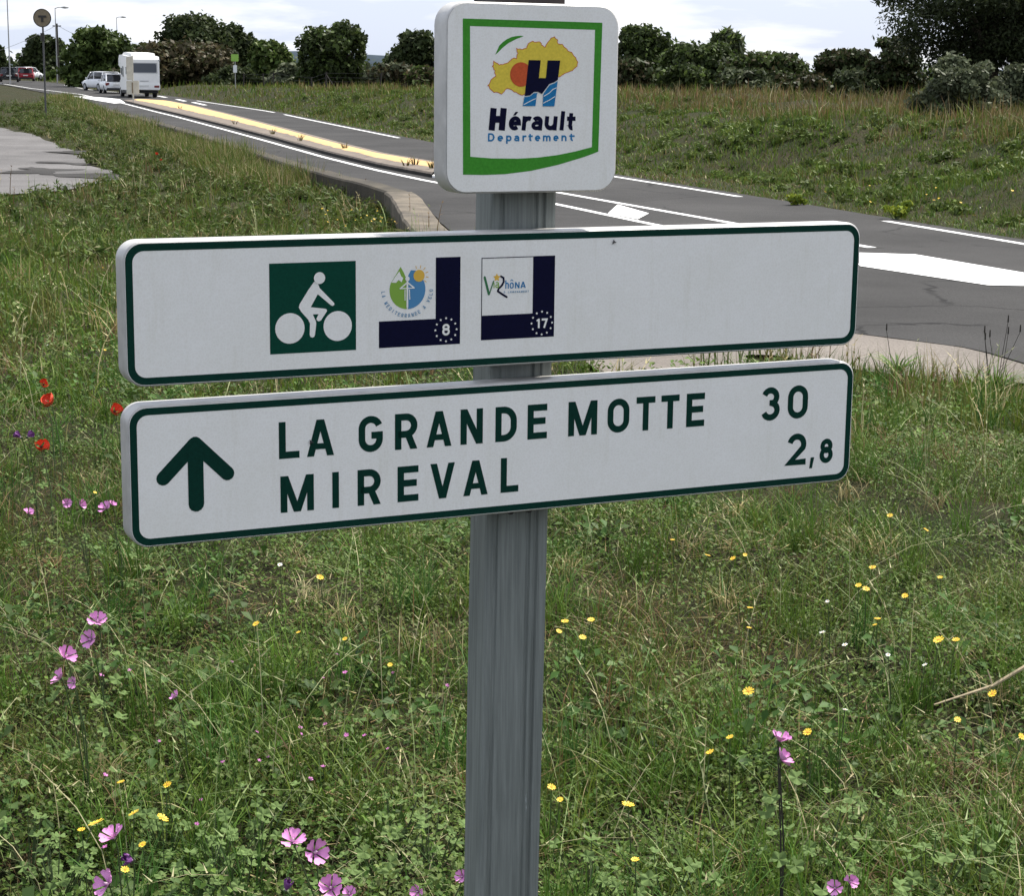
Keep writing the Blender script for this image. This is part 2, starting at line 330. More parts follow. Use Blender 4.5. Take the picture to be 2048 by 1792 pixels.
# ---- road
def asphalt(name, base, scale, crack):
    M = bpy.data.materials.new(name); M.use_nodes = True; t = M.node_tree; b = t.nodes['Principled BSDF']
    b.inputs['Roughness'].default_value = 0.9; b.inputs['Specular IOR Level'].default_value = 0.15
    tcn = t.nodes.new('ShaderNodeTexCoord')
    def nz(s, d, rr): 
        n = t.nodes.new('ShaderNodeTexNoise'); n.inputs['Scale'].default_value = s; n.inputs['Detail'].default_value = d; n.inputs['Roughness'].default_value = rr
        t.links.new(tcn.outputs['Object'], n.inputs['Vector']); return n
    def ramp(src, p0, c0, p1, c1):
        r = t.nodes.new('ShaderNodeValToRGB'); e = r.color_ramp.elements; e[0].position = p0; e[0].color = (*c0, 1); e[1].position = p1; e[1].color = (*c1, 1); t.links.new(src, r.inputs[0]); return r
    def mul(a, b_): 
        mu = t.nodes.new('ShaderNodeMix'); mu.data_type = 'RGBA'; mu.blend_type = 'MULTIPLY'; mu.inputs[0].default_value = 1
        t.links.new(a, mu.inputs[6]); t.links.new(b_, mu.inputs[7]); return mu.outputs[2]
    big = ramp(nz(0.35, 6, 0.6).outputs['Fac'], 0.3, [c * 0.72 for c in base], 0.7, [c * 1.35 for c in base])
    nf = nz(scale, 4, 0.8)
    fine = ramp(nf.outputs['Fac'], 0.3, (0.6,) * 3, 0.7, (1.4,) * 3)
    col = mul(big.outputs[0], fine.outputs[0])
    if crack:
        wn_ = nz(1.3, 6, 0.6)
        ad = t.nodes.new('ShaderNodeMix'); ad.data_type = 'RGBA'; ad.inputs[0].default_value = 0.35
        t.links.new(tcn.outputs['Object'], ad.inputs[6]); t.links.new(wn_.outputs['Color'], ad.inputs[7])
        v = t.nodes.new('ShaderNodeTexVoronoi'); v.feature = 'DISTANCE_TO_EDGE'; v.inputs['Scale'].default_value = 0.42
        t.links.new(ad.outputs[2], v.inputs['Vector'])
        rc = ramp(v.outputs['Distance'], 0.004, (0.3,) * 3, 0.010, (1,) * 3)
        msk = ramp(nz(0.6, 3, 0.5).outputs['Fac'], 0.48, (1,) * 3, 0.6, (0,) * 3)
        mm = t.nodes.new('ShaderNodeMix'); mm.data_type = 'RGBA'; t.links.new(msk.outputs[0], mm.inputs[0]); t.links.new(rc.outputs[0], mm.inputs[6]); mm.inputs[7].default_value = (1, 1, 1, 1)
        col = mul(col, mm.outputs[2])
    t.links.new(col, b.inputs['Base Color'])
    bp = t.nodes.new('ShaderNodeBump'); bp.inputs['Strength'].default_value = 0.5; bp.inputs['Distance'].default_value = 0.008
    t.links.new(nf.outputs['Fac'], bp.inputs['Height']); t.links.new(bp.outputs[0], b.inputs['Normal'])
    return M
MAT['asphalt'] = asphalt('road_asphalt', (0.037, 0.036, 0.035), 45, True)
MAT['oldasphalt'] = asphalt('weathered_asphalt', (0.115, 0.110, 0.108), 30, False)
MAT['apron'] = asphalt('pinkish_apron', (0.145, 0.128, 0.112), 40, False)
def paint_mat():
    M = mat('white_road_paint', (0.78, 0.78, 0.77), 0.7, 0, 0.2); t = M.node_tree; b = t.nodes['Principled BSDF']; tcn = [q for q in t.nodes if q.type == 'TEX_COORD'][0]
    a = t.nodes.new('ShaderNodeTexNoise'); a.inputs['Scale'].default_value = 5; a.inputs['Detail'].default_value = 12; a.inputs['Roughness'].default_value = .8; t.links.new(tcn.outputs['Object'], a.inputs['Vector'])
    r = t.nodes.new('ShaderNodeValToRGB'); e = r.color_ramp.elements; e[0].position = .33; e[0].color = (.10, .10, .10, 1); e[1].position = .40; e[1].color = (.72, .72, .70, 1); e2 = r.color_ramp.elements.new(.6); e2.color = (.82, .82, .81, 1)
    t.links.new(a.outputs['Fac'], r.inputs[0]); t.links.new(r.outputs[0], b.inputs['Base Color']); return M
MAT['paint'] = paint_mat()
ry = np.concatenate([np.linspace(-11, 12, 30), np.linspace(12.3, 60, 150), np.geomspace(60.5, 415, 120)])
rv = []; rf = []; NC = 9
for k, y in enumerate(ry):
    a, b = float(xL(y)), float(xR(y)); a += 0.05 * (vnoise(y, 3.0, .5) - .5) + 0.08 * (vnoise(y, 9.0, 1.7) - .5); b += 0.05 * (vnoise(y, 5.0, .4) - .5)
    for j in range(NC): rv.append((a + (b - a) * j / (NC - 1), y, float(zr(y)) + 0.004))
for k in range(len(ry) - 1):
    for j in range(NC - 1):
        q = k * NC + j; rf.append((q, q + 1, q + NC + 1, q + NC))
tag(mesh('road', rv, rf, MAT['asphalt']), kind='structure')

def stripe(name, pts, w, mt, lift=0.009, base=None):
    """painted line along ground points, following the road level"""
    P = np.array(pts, float); d = np.r_[0, np.cumsum(np.hypot(*np.diff(P, axis=0).T))]
    s = np.linspace(0, d[-1], max(2, int(d[-1] / 0.8))); X = np.interp(s, d, P[:, 0]); Y = np.interp(s, d, P[:, 1])
    tx, ty = np.gradient(X), np.gradient(Y); l = np.hypot(tx, ty); nx_, ny_ = -ty / l, tx / l
    vs = []; fs = []
    for k in range(len(s)):
        ww = w / 2 * (1 + 0.10 * (vnoise(s[k], 2.0, .35) - .5))
        for sg in (-1, 1):
            x, y = X[k] + sg * ww * nx_[k], Y[k] + sg * ww * ny_[k]; vs.append((x, y, float(zr(y)) + lift))
    for k in range(len(s) - 1): fs.append((2 * k, 2 * k + 1, 2 * k + 3, 2 * k + 2))
    return tag(mesh(name, vs, fs, mt), kind='structure')
def patch(name, pts, mt, lift=0.009, zf=None):
    P = [Vector((p[0], p[1], 0)) for p in pts]
    vs = [(p[0], p[1], float((zf or zr)(p[1]) if zf is None else zf(p[0], p[1])) + lift) for p in pts]
    return tag(mesh(name, vs, [tuple(t) for t in tessellate_polygon([P])], mt), kind='structure')
def rline(y0, y1, off=0.42): 
    ys = np.linspace(y0, y1, 12); return [(float(xR(y)) - off, y) for y in ys]
for y0, y1 in ((190, 150), (128, 100.5), (96.8, 66.5), (59.3, 36.0), (30.2, 14)):
    stripe('road_marking', rline(y0, y1, 0.42), 0.14, MAT['paint'])
stripe('road_marking', [(-60, 215), (-52.7, 197.4), (-42.7, 169.9), (-33.1, 146.5), (-24.6, 119.9), (-16.1, 90.9), (-11.0, 72.8), (-7.58, 60.5), (-5.04, 50.8), (-3.25, 44.5), (-1.9, 40.3), (0.7, 33.35), (1.87, 29.6), (3.2, 25.6), (4.15, 22.9)], 0.15, MAT['paint'])
stripe('road_marking', [(-1.25, 43.2), (0.81, 36.7), (3.13, 30.0), (4.75, 25.3)], 0.15, MAT['paint'])
patch('road_marking', [(4.13, 22.72), (5.17, 20.72), (5.62, 20.68), (7.6, 15.5), (8.4, 15.5), (6.0, 22.0), (5.13, 24.35), (4.44, 24.5)], MAT['paint'], 0.012)
patch('road_marking', [(1.79, 33.3), (2.19, 31.2), (1.92, 29.85), (1.51, 31.05)], MAT['paint'], 0.014)
patch('road_marking', [(-33.0, 141.5), (-28.4, 134), (-26.6, 129.6), (-24.2, 119.5), (-24.4, 117.2)], MAT['paint'], 0.013)
for a, b in (((-23.2, 132), (-21.6, 126)), ((-20.6, 123), (-18.6, 115.5)), ((-26.5, 143), (-25.0, 138))):
    stripe('road_marking', [a, b], 0.28, MAT['paint'], 0.012)

# ---- pale side lane on the left and the apron on the right
def sheet(name, poly, mt, lift, step, jit=0.25):
    P = np.array(poly, float); out = []
    for k in range(len(P)):
        a, b = P[k], P[(k + 1) % len(P)]; n = max(1, int(np.hypot(*(b - a)) / step))
        for q in range(n):
            p = a + (b - a) * q / n; nn = np.array([b[1] - a[1], a[0] - b[0]]); nn /= np.hypot(*nn); out.append(p + nn * jit * (vnoise(p[0], p[1], step * 2.0, 3) - .5))
    out = np.array(out); import bmesh
    bm = bmesh.new(); 
    for p in out: bm.verts.new((p[0], p[1], 0))
    bm.verts.ensure_lookup_table(); bm.faces.new(bm.verts); bmesh.ops.triangulate(bm, faces=bm.faces[:])
    for it in range(3): bmesh.ops.subdivide_edges(bm, edges=[e for e in bm.edges if e.calc_length() > step * 1.6], cuts=1); bmesh.ops.triangulate(bm, faces=bm.faces[:])
    co = np.array([v.co[:] for v in bm.verts]); z = height(co[:, 0], co[:, 1]) + lift
    for v, zz in zip(bm.verts, z): v.co.z = zz
    me = bpy.data.meshes.new(name); bm.to_mesh(me); bm.free(); me.materials.append(mt)
    o = bpy.data.objects.new(name, me); COL.objects.link(o); return tag(o, kind='structure')
sheet('side_lane', LANE, MAT['oldasphalt'], 0.03, 1.5, 0.5)
MAT['tar'] = asphalt('dark_tar_patch', (0.04, 0.038, 0.036), 30, False)
sheet('tar_patch', [(-15.6, 60.8), (-13.7, 60.3), (-11.6, 57.0), (-10.6, 54.5), (-11.2, 55.7), (-12.8, 58.4), (-15.2, 60.2)], MAT['tar'], 0.045, 0.5, 0.5)
sheet('tar_patch', [(-13.4, 53.6), (-11.9, 52.6), (-10.6, 51.0), (-11.6, 51.6), (-12.9, 52.7)], MAT['tar'], 0.046, 0.3, 0.7)
sheet('tar_patch', [(-12.7, 50.2), (-11.2, 49.4), (-9.9, 47.9), (-9.5, 45.6), (-10.4, 45.3), (-11.4, 46.4), (-12.6, 47.6)], MAT['tar'], 0.045, 0.3, 1.0)
sheet('apron', APRON, MAT['apron'], 0.029, 0.35, 0.25)
DIRT = [(2.75, 9.3), (3.4, 9.0), (4.2, 9.6), (4.4, 10.6), (3.4, 10.4), (2.9, 10.1)]
def blocked(x, y):
    return ((x > xL(y) - 0.02) & (x < xR(y) + 0.02)) | in_poly(x, y, LANE) | in_poly(x, y, np.array(APRON))

# ------------------------------------------------------------------ the sign post (local frame: x along the panels, -y to the front, z up from the eye level 1.6)
YAW = 0.4475
SIGN = empty('direction_signpost', (0.013, 2.3248, 0.0), YAW)
tag(SIGN, 'white and green cycle route direction signs with square emblem sign on grey steel post', 'signpost')
Z0 = EYE
def rrect(u0, u1, v0, v1, r, n=7):
    out = []
    for (cx_, cy_, a0) in ((u1 - r, v1 - r, 0), (u0 + r, v1 - r, 90), (u0 + r, v0 + r, 180), (u1 - r, v0 + r, 270)):
        for k in range(n + 1):
            a = math.radians(a0 + 90 * k / n); out.append((cx_ + r * math.cos(a), cy_ + r * math.sin(a)))
    return out
def flat(name, polys, off, mt, parent, thick=0.0):
    """flat shapes in panel millimetres; polys = list of (outer, [holes]); lies `off` mm in front of the panel plane"""
    vs = []; fs = []
    for outer, holes in polys:
        rings = [outer] + list(holes); k = len(vs)
        for r_ in rings: vs += [(p[0] / 1000, -off / 1000, Z0 + p[1] / 1000) for p in r_]
        tris = tessellate_polygon([[Vector((p[0], p[1], 0)) for p in r_] for r_ in rings])
        for t in tris:
            p0, p1, p2 = (vs[k + i] for i in t)
            ar = (p1[0] - p0[0]) * (p2[2] - p0[2]) - (p2[0] - p0[0]) * (p1[2] - p0[2])
            fs.append(tuple(k + i for i in (t if ar > 0 else reversed(t))))
    return mesh(name, vs, fs, mt, parent)
def strokes(name, lines, off, mt, parent, step=0.05):
    """each line = (pts, width, round_ends) drawn as a flat band; bands are staggered in depth so they never share a plane"""
    vs = []; fs = []; o = off
    for ln in lines:
        pts, w = ln[0], ln[1]; rnd = len(ln) > 2 and ln[2]; o += step; P = [np.array(p, float) for p in pts]; hw = w / 2
        closed = np.allclose(P[0], P[-1]) and len(P) > 3
        n = len(P); L_, R_ = [], []
        for i in range(n):
            if closed: a = P[i - 1] if i > 0 else P[n - 2]; b = P[i + 1] if i < n - 1 else P[1]
            else: a = P[max(i - 1, 0)]; b = P[min(i + 1, n - 1)]
            d1 = P[i] - a if i > 0 or closed else b - P[i]; d2 = b - P[i] if i < n - 1 or closed else P[i] - a
            d1 = d1 / (np.hypot(*d1) + 1e-9); d2 = d2 / (np.hypot(*d2) + 1e-9)
            t = d1 + d2; t = t / (np.hypot(*t) + 1e-9); nn = np.array([-t[1], t[0]]); c = max(0.45, t @ d1)
            L_.append(P[i] + nn * hw / c); R_.append(P[i] - nn * hw / c)
        k = len(vs)
        for a, b in zip(L_, R_): vs += [(a[0] / 1000, -o / 1000, Z0 + a[1] / 1000), (b[0] / 1000, -o / 1000, Z0 + b[1] / 1000)]
        for i in range(n - 1): fs.append((k + 2 * i, k + 2 * i + 1, k + 2 * i + 3, k + 2 * i + 2))
        if rnd:
            for c in (P[0], P[-1]):
                o += step * 0.4; k = len(vs)
                for q in range(14):
                    a = 2 * math.pi * q / 14; vs.append(((c[0] + hw * math.cos(a)) / 1000, -o / 1000, Z0 + (c[1] + hw * math.sin(a)) / 1000))
                fs.append(tuple(range(k, k + 14)))
    return mesh(name, vs, fs, mt, parent)
def arc(cx_, cy_, rx, ry_, a0, a1, n=14): return [(cx_ + rx * math.cos(math.radians(a0 + (a1 - a0) * k / n)), cy_ + ry_ * math.sin(math.radians(a0 + (a1 - a0) * k / n))) for k in range(n + 1)]
def circ(cx_, cy_, r, n=32, ry_=None): return arc(cx_, cy_, r, ry_ or r, 0, 360 - 360 / n, n - 1)

def glyph(ch, x0, x1, y0, y1, s, shear=0.0):
    """letter as bands (pts, width) inside the box x0..x1, y0..y1 (capital height); lower case uses 0.72 of it"""
    h = s / 2; w = x1 - x0; H = y1 - y0; l, r, b, t = x0 + h, x1 - h, y0 + h, y1 - h; mx_ = (x0 + x1) / 2; my = (y0 + y1) / 2; S = []
    def diag(xa, xb): # band cut level at both ends, from bottom centre xa to top centre xb
        k = s * math.hypot(xb - xa, H) / H; S.append(('poly', [(xa - k / 2, y0), (xa + k / 2, y0), (xb + k / 2, y1), (xb - k / 2, y1)]))
    if ch == 'L': S.append(([(l, y1), (l, b), (x1, b)], s))
    elif ch == 'I': S.append(([(mx_, y0), (mx_, y1)], s))
    elif ch == 'T': S += [([(x0, t), (x1, t)], s), ([(mx_, y0), (mx_, t)], s)]
    elif ch == 'E': S += [([(x1, t), (l, t), (l, b), (x1, b)], s), ([(l, my + h * .2), (x1 - w * .08, my + h * .2)], s)]
    elif ch == 'H': S += [([(l, y0), (l, y1)], s), ([(r, y0), (r, y1)], s), ([(l, my), (r, my)], s)]
    elif ch == 'A':
        k = s * 1.03; diag(x0 + k / 2, mx_ - s * .05); diag(x1 - k / 2, mx_ + s * .05); S.append(([(x0 + w * .25, y0 + H * .27), (x1 - w * .25, y0 + H * .27)], s * .85))
    elif ch == 'V':
        k = s * 1.03; diag(mx_ - s * .05, x0 + k / 2); diag(mx_ + s * .05, x1 - k / 2)
    elif ch == 'N': S += [([(l, y0), (l, y1)], s), ([(r, y0), (r, y1)], s)]; diag(r, l)
    elif ch == 'M': S += [([(l, y0), (l, y1)], s), ([(r, y0), (r, y1)], s)]; diag(mx_, l + s * .12); diag(mx_, r - s * .12)
    elif ch == 'D': q = min(w * .62, H / 2) - h; S += [([(l, b), (r - q, b)] + arc(r - q, b + q, q, q, -90, 0)[1:] + arc(r - q, t - q, q, q, 0, 90) + [(l, t), (l, b)], s)]
    elif ch in 'RP':
        q = H * .27 - h * .3; yb = t - 2 * q
        S += [([(l, y0), (l, t), (r - q, t)] + arc(r - q, t - q, q, q, 90, -90)[1:] + [(l, yb)], s)]
        if ch == 'R': k = s * 1.1; S.append(('poly', [(x1 - k, y0), (x1, y0), (mx_ + k * .75, yb), (mx_ - k * .25, yb)]))
    elif ch == 'O' or ch == '0': q = w / 2 - h; S += [(arc(mx_, t - q, q, q, 0, 180) + arc(mx_, b + q, q, q, 180, 360) + [(r, t - q)], s)]
    elif ch == 'G': q = w / 2 - h; S += [(arc(mx_, t - q, q, q, 20, 180) + arc(mx_, b + q, q, q, 180, 360) + [(r, my - h * .4), (mx_ + h * .2, my - h * .4)], s)]
    elif ch == '3':
        q = H * .25 - h * .5; S += [(arc(mx_ - h * .1, t - q, r - mx_ - h * .2, q, 160, -80) , s), (arc(mx_, b + q * 1.08, r - mx_, q * 1.08, 85, -160), s), ([(mx_ - h * .4, my + h * .35), (mx_ + h, my + h * .35)], s * .9)]
    elif ch == '2': q = w / 2 - h; S += [(arc(mx_, t - q, q, q, 165, -25) + [(l + s * .1, b), (x1, b)], s)]
    elif ch == '8': q1 = H * .235 - h * .4; q2 = H * .275 - h * .4; S += [(arc(mx_, t - q1, w / 2 - h * 1.25, q1, -90, 270, 24), s), (arc(mx_, b + q2, w / 2 - h, q2, 90, 450, 24), s)]
    elif ch == '1': S += [([(mx_ + h * .6, y0), (mx_ + h * .6, y1)], s), ([(mx_ + h * .2, y1 - h * .8), (x0 + h * .4, y1 - H * .24)], s * .8)]
    elif ch == '7': S += [([(x0, t), (r, t), (mx_ - h * .6, y0)], s)]
    elif ch == ',': S.append(('poly', [(x0, y0), (x0 + w * .6, y0), (x1, y1), (x0 + w * .25, y1)]))
    elif ch in 'eaurtpmnlho':
        xh = H * .72; T_ = y0 + xh - h; q = w / 2 - h; qy = xh / 2 - h; yc = y0 + xh / 2
        if ch == 'e': S += [([(l, yc), (r, yc)] + arc(mx_, yc, q, qy, 0, 180)[1:] + arc(mx_, yc, q, qy, 180, 310)[1:], s)]
        elif ch == 'o': S += [(arc(mx_, yc, q, qy, 0, 360, 24), s)]
        elif ch == 'a': S += [(arc(mx_, T_ - q * .8, q, q * .8, 150, 0) + [(r, y0)], s), (arc(mx_ , b + qy * .55, q, qy * .55, 60, 300), s * .9), ([(mx_ + q * .3, b + qy * 1.05), (r, b + qy * 1.05)], s * .85), ([(mx_ + q * .3, b), (r, b + s * .4)], s * .85)]
        elif ch == 'u': S += [([(l, y0 + xh)] + arc(mx_, b + q, q, q, 180, 360) + [(r, y0 + xh)], s), ([(r, y0), (r, y0 + xh * .6)], s)]
        elif ch == 'r': S += [([(l, y0), (l, y0 + xh)], s), (arc(l + w * .55, T_ - w * .5, w * .55, w * .5, 180, 60), s)]
        elif ch in 'nh': S += [([(l, y0), (l, (y1 if ch == 'h' else y0 + xh))], s), (arc(mx_, T_ - q, q, q, 180, 0) + [(r, y0)], s)]
        elif ch == 'm': q = w / 4 - h * .5; S += [([(l, y0), (l, y0 + xh)], s), (arc(l + q, T_ - q, q, q, 180, 0) + [(l + 2 * q, y0)], s), (arc(l + 3 * q, T_ - q, q, q, 180, 0) + [(l + 4 * q, y0)], s)]
        elif ch == 'l': S += [([(mx_, y0), (mx_, y1)], s)]
        elif ch == 't': S += [([(l + w * .12, y1 - H * .1), (l + w * .12, b + w * .3)] + arc(l + w * .42, b + w * .3, w * .3, w * .3, 180, 280), s), ([(x0 - w * .12, T_), (x1, T_)], s)]
        elif ch == 'p': S += [([(l, y0 - H * .3), (l, y0 + xh)], s), (arc(mx_, yc, q, qy, 0, 360, 24), s)]
    elif ch == 'i': S += [([(mx_, y0), (mx_, y0 + H * .7)], s)]
    if shear:
        S = [(a[0], [(x + (y - y0) * shear, y) for x, y in a[1]]) if a[0] == 'poly' else (([(x + (y - y0) * shear, y) for x, y in a[0]],) + tuple(a[1:])) for a in S]
    return S
def lettering(name, glyphs, off, mt, parent, xf=None):
    """glyphs = flat list of bands; 'poly' entries become filled polygons"""
    vs = []; fs = []; o = off
    tmp = []
    for g_ in glyphs:
        if g_[0] == 'poly': tmp.append(g_)
        else: tmp.append(g_)
    ob = None; mlines = [g_ for g_ in tmp if g_[0] != 'poly']
    ob = strokes(name, mlines, off, mt, parent)
    me = ob.data; V_ = [tuple(v.co) for v in me.vertices]; F_ = [tuple(p.vertices) for p in me.polygons]
    o = off + 0.03
    for g_ in tmp:
        if g_[0] == 'poly':
            o += 0.05; k = len(V_); V_ += [(p[0] / 1000, -o / 1000, Z0 + p[1] / 1000) for p in g_[1]]; F_.append(tuple(range(k, k + len(g_[1]))))
    if xf: V_ = [xf(v) for v in V_]
    me.clear_geometry(); me.from_pydata(V_, [], F_); me.update()
    return ob
def casing(name, u0, u1, v0, v1, r, depth):
    """folded aluminium box with rounded corners and a rounded front edge"""
    steps = [(0.0, 3.2), (-0.0, 3.2)]
    prof = [(1.9, 0.0), (0.9, 0.35), (0.25, 1.1), (0.0, 2.4), (0.0, depth - 2), (1.5, depth)]   # (inset, distance back)
    vs = []; fs = []; N = None
    for ins, back in prof:
        ring = rrect(u0 + ins, u1 - ins, v0 + ins, v1 - ins, r - ins, 8); N = len(ring); vs += [(p[0] / 1000, back / 1000, Z0 + p[1] / 1000) for p in ring]
    for k in range(len(prof) - 1):
        for j in range(N): fs.append((k * N + j, k * N + (j + 1) % N, (k + 1) * N + (j + 1) % N, (k + 1) * N + j))
    fs.append(tuple(range(N))); fs.append(tuple(range((len(prof) - 1) * N, len(prof) * N))[::-1])
    o = mesh(name, vs, fs, MAT['alu'], SIGN)
    for p in o.data.polygons: p.use_smooth = len(p.vertices) == 4
    return o
# -- post with pressed grooves
pf, pb, PX, LEAN = 0.0405, 0.0945, 0.0205, 0.0105
def post_profile():
    f_, b_ = pf, pb
    return [(-.036, f_), (-.031, f_), (-.0295, f_ + .0025), (-.0265, f_ + .0025), (-.025, f_), (.011, f_), (.0125, f_ + .003), (.0155, f_ + .003), (.017, f_), (.0205, f_), (.022, f_ + .0035), (.0255, f_ + .0035), (.027, f_),
            (.036, f_), (.039, f_ + .0012), (.040, f_ + .004), (.040, b_ - .004), (.038, b_), (-.038, b_), (-.040, b_ - .004), (-.040, f_ + .004), (-.039, f_ + .0012)]
pp = post_profile(); n = len(pp); ZT = EYE + 0.091
vs = [(p[0] * 1.1 + PX - LEAN * (ZT - .1 + .15), p[1], -0.15) for p in pp] + [(p[0] * 1.1 + PX + LEAN * .1, p[1], ZT) for p in pp]
fs = [(i, (i + 1) % n, n + (i + 1) % n, n + i) for i in range(n)]
def post_mat():
    M = mat('weathered_galvanised_post', (0.15, 0.165, 0.175), 0.6, 0.0, 0.25)
    t = M.node_tree; b = t.nodes['Principled BSDF']; tcn = [q for q in t.nodes if q.type == 'TEX_COORD'][0]
    mp = t.nodes.new('ShaderNodeMapping'); mp.inputs['Scale'].default_value = (1, 1, 0.035); t.links.new(tcn.outputs['Object'], mp.inputs[0])
    a = t.nodes.new('ShaderNodeTexNoise'); a.inputs['Scale'].default_value = 150; a.inputs['Detail'].default_value = 6; a.inputs['Roughness'].default_value = 0.7; t.links.new(mp.outputs[0], a.inputs['Vector'])
    r = t.nodes.new('ShaderNodeValToRGB'); e = r.color_ramp.elements; e[0].position = .3; e[0].color = (.120, .134, .126, 1); e[1].position = .72; e[1].color = (.25, .27, .255, 1); t.links.new(a.outputs['Fac'], r.inputs[0])
    c = t.nodes.new('ShaderNodeTexNoise'); c.inputs['Scale'].default_value = 14; c.inputs['Detail'].default_value = 9; c.inputs['Roughness'].default_value = .75
    mp2 = t.nodes.new('ShaderNodeMapping'); mp2.inputs['Scale'].default_value = (1.6, 1.6, .35); t.links.new(tcn.outputs['Object'], mp2.inputs[0]); t.links.new(mp2.outputs[0], c.inputs['Vector'])
    r3 = t.nodes.new('ShaderNodeValToRGB'); e = r3.color_ramp.elements; e[0].position = .66; e[0].color = (0, 0, 0, 1); e[1].position = .72; e[1].color = (1, 1, 1, 1); t.links.new(c.outputs['Fac'], r3.inputs[0])
    mm = t.nodes.new('ShaderNodeMix'); mm.data_type = 'RGBA'; t.links.new(r3.outputs[0], mm.inputs[0]); t.links.new(r.outputs[0], mm.inputs[6]); mm.inputs[7].default_value = (.38, .41, .41, 1)
    t.links.new(mm.outputs[2], b.inputs['Base Color'])
    return M
mesh('post', vs, fs, post_mat(), SIGN)
MB().prism([(PX + a, ZT + b) for a, b in ((-.047, -.012), (.047, -.012), (.047, .008), (.041, .013), (-.041, .013), (-.047, .008))], pf - .004, pb + .004).build('post_cap', MAT['cap'], SIGN)
for v in (-.235, -.300, -.420, -.490, .03, -.085):
    w = .07 if v > -.1 else .30
    MB().box(PX - w, PX + w, .0362, pf - .0008, Z0 + v - .009, Z0 + v + .009).build('mounting_rail', MAT['alu'], SIGN)
for u in (-.012, .014):
    q = MB(); q.disc((u + PX - .01, .030, Z0 - .5435), .0042, 'y', .006, 6); q.build('bolt', MAT['bolt'], SIGN)

# -- upper panel with the cycle route pictograms
UPP = casing('cycle_route_panel', -496.9, 496.9, -350.9, -186.4, 22, 34); tag(UPP, 'upper panel with white cyclist on a green square and two route numbers')
flat('face', [(rrect(-495.1, 495.1, -349.1, -188.3, 20.4), [])], .6, MAT['white'], UPP)
flat('border', [(rrect(-494.5, 494.5, -348.5, -189, 20), [rrect(-486.3, 486.3, -340.3, -197.2, 13)[::-1]])], .85, MAT['dgreen'], UPP)
flat('green_square', [([(-327.3, -321.3), (-221, -321.3), (-221, -215.8), (-327.3, -215.8)], [])], .85, MAT['sqgreen'], UPP)
flat('cyclist_body', [([(-272.7, -238.3), (-280.3, -248.3), (-290.8, -264.0), (-291.9, -267.9), (-289.1, -273.0), (-280.7, -282.4), (-278.4, -287.0), (-278.8, -300.5), (-277.8, -303), (-275.5, -304), (-273.2, -303), (-272.3, -300.6), (-270.7, -288.2), (-271.2, -284.6), (-274.9, -276.7), (-267.6, -276.6), (-270.3, -281.9), (-269.8, -284), (-267.6, -285.1), (-264.8, -284.2), (-257.3, -273.6), (-257.6, -271.6), (-259.7, -270.6), (-277.3, -268.1), (-268.5, -253.2), (-252.1, -267.1), (-250, -267.8), (-248.2, -266.6), (-248.2, -264.4), (-266.2, -246.1), (-268.0, -241.2), (-268.9, -238.5)], [])], 1.1, MAT['white'], UPP)
flat('pictogram_head', [(circ(-266.4, -234.4, 6.9), [])], 1.9, MAT['white'], UPP)
flat('pictogram_wheel', [(circ(-303, -291.9, 17.9), [])], 1.15, MAT['white'], UPP)
flat('pictogram_wheel', [(circ(-244, -291.7, 17.7), [])], 1.15, MAT['white'], UPP)
flat('navy_corner', [([(-192, -320.7), (-86.5, -320.7), (-86.5, -215), (-118.8, -215), (-118.8, -288.8), (-192, -288.8)], [])], .85, MAT['navy'], UPP)
flat('navy_corner', [([(-58.6, -317.8), (41, -317.8), (41, -217.2), (-58.6, -217.2)], [[(-57.6, -287.7), (-57.6, -218.2), (11, -218.2), (11, -287.7)]])], .85, MAT['navy'], UPP)
for (cx_, cy_, R_) in ((-105.2, -302.6, 14.0), (23.9, -300.2, 14.2)):
    st = []
    for k in range(12):
        a = math.radians(30 * k); sx, sy = cx_ + R_ * math.cos(a), cy_ + R_ * math.sin(a)
        st.append(([(sx + (1.75 if q % 2 == 0 else .85) * math.cos(math.radians(90 + 36 * q)), sy + (1.75 if q % 2 == 0 else .85) * math.sin(math.radians(90 + 36 * q))) for q in range(10)], []))
    flat('star_ring', st, 1.1, MAT['white'], UPP)
lettering('route_number_eight', glyph('8', -110.2, -100.2, -309.6, -295.4, 2.7), 1.1, MAT['white'], UPP)
lettering('route_number_seventeen', glyph('1', 16.2, 21.8, -306.4, -294.6, 2.5) + glyph('7', 23.6, 31.8, -306.4, -294.6, 2.5), 1.1, MAT['white'], UPP)
# leaf and water drop emblem
lf = arc(-155.6, -252.2, 22.8, 23.2, 270, 158, 12)
flat('leaf_half', [([(-156.4, -275.3)] + lf[1:] + [(-171, -235), (-164.2, -224.6), (-159.5, -233), (-156.4, -240)], [])], .85, MAT['logogreen'], UPP)
rt_ = arc(-155.6, -252.2, 23.4, 23.4, -90, 42, 14)
flat('water_half', [([(-154.8, -275.5)] + rt_[1:] + [(-140, -236), (-145, -229.5), (-151, -229), (-154.8, -236)], [])], .85, MAT['logoblue'], UPP)
flat('leaf_white_mark', [([(-176, -243), (-171, -236), (-166, -230), (-163.5, -236), (-161, -238), (-163, -243), (-167, -240), (-170, -243.5)], [])], 1.05, MAT['white'], UPP)
flat('logo_sun', [(circ(-140.6, -236, 7.2), [])], 1.1, MAT['logosun'], UPP)
strokes('sun_ray', [([(-140.6 + 9 * math.cos(math.radians(a)), -236 + 9 * math.sin(math.radians(a))), (-140.6 + 12.5 * math.cos(math.radians(a)), -236 + 12.5 * math.sin(math.radians(a)))], .9) for a in (-40, -10, 20, 50, 80, 110)], .85, MAT['logosun'], UPP)
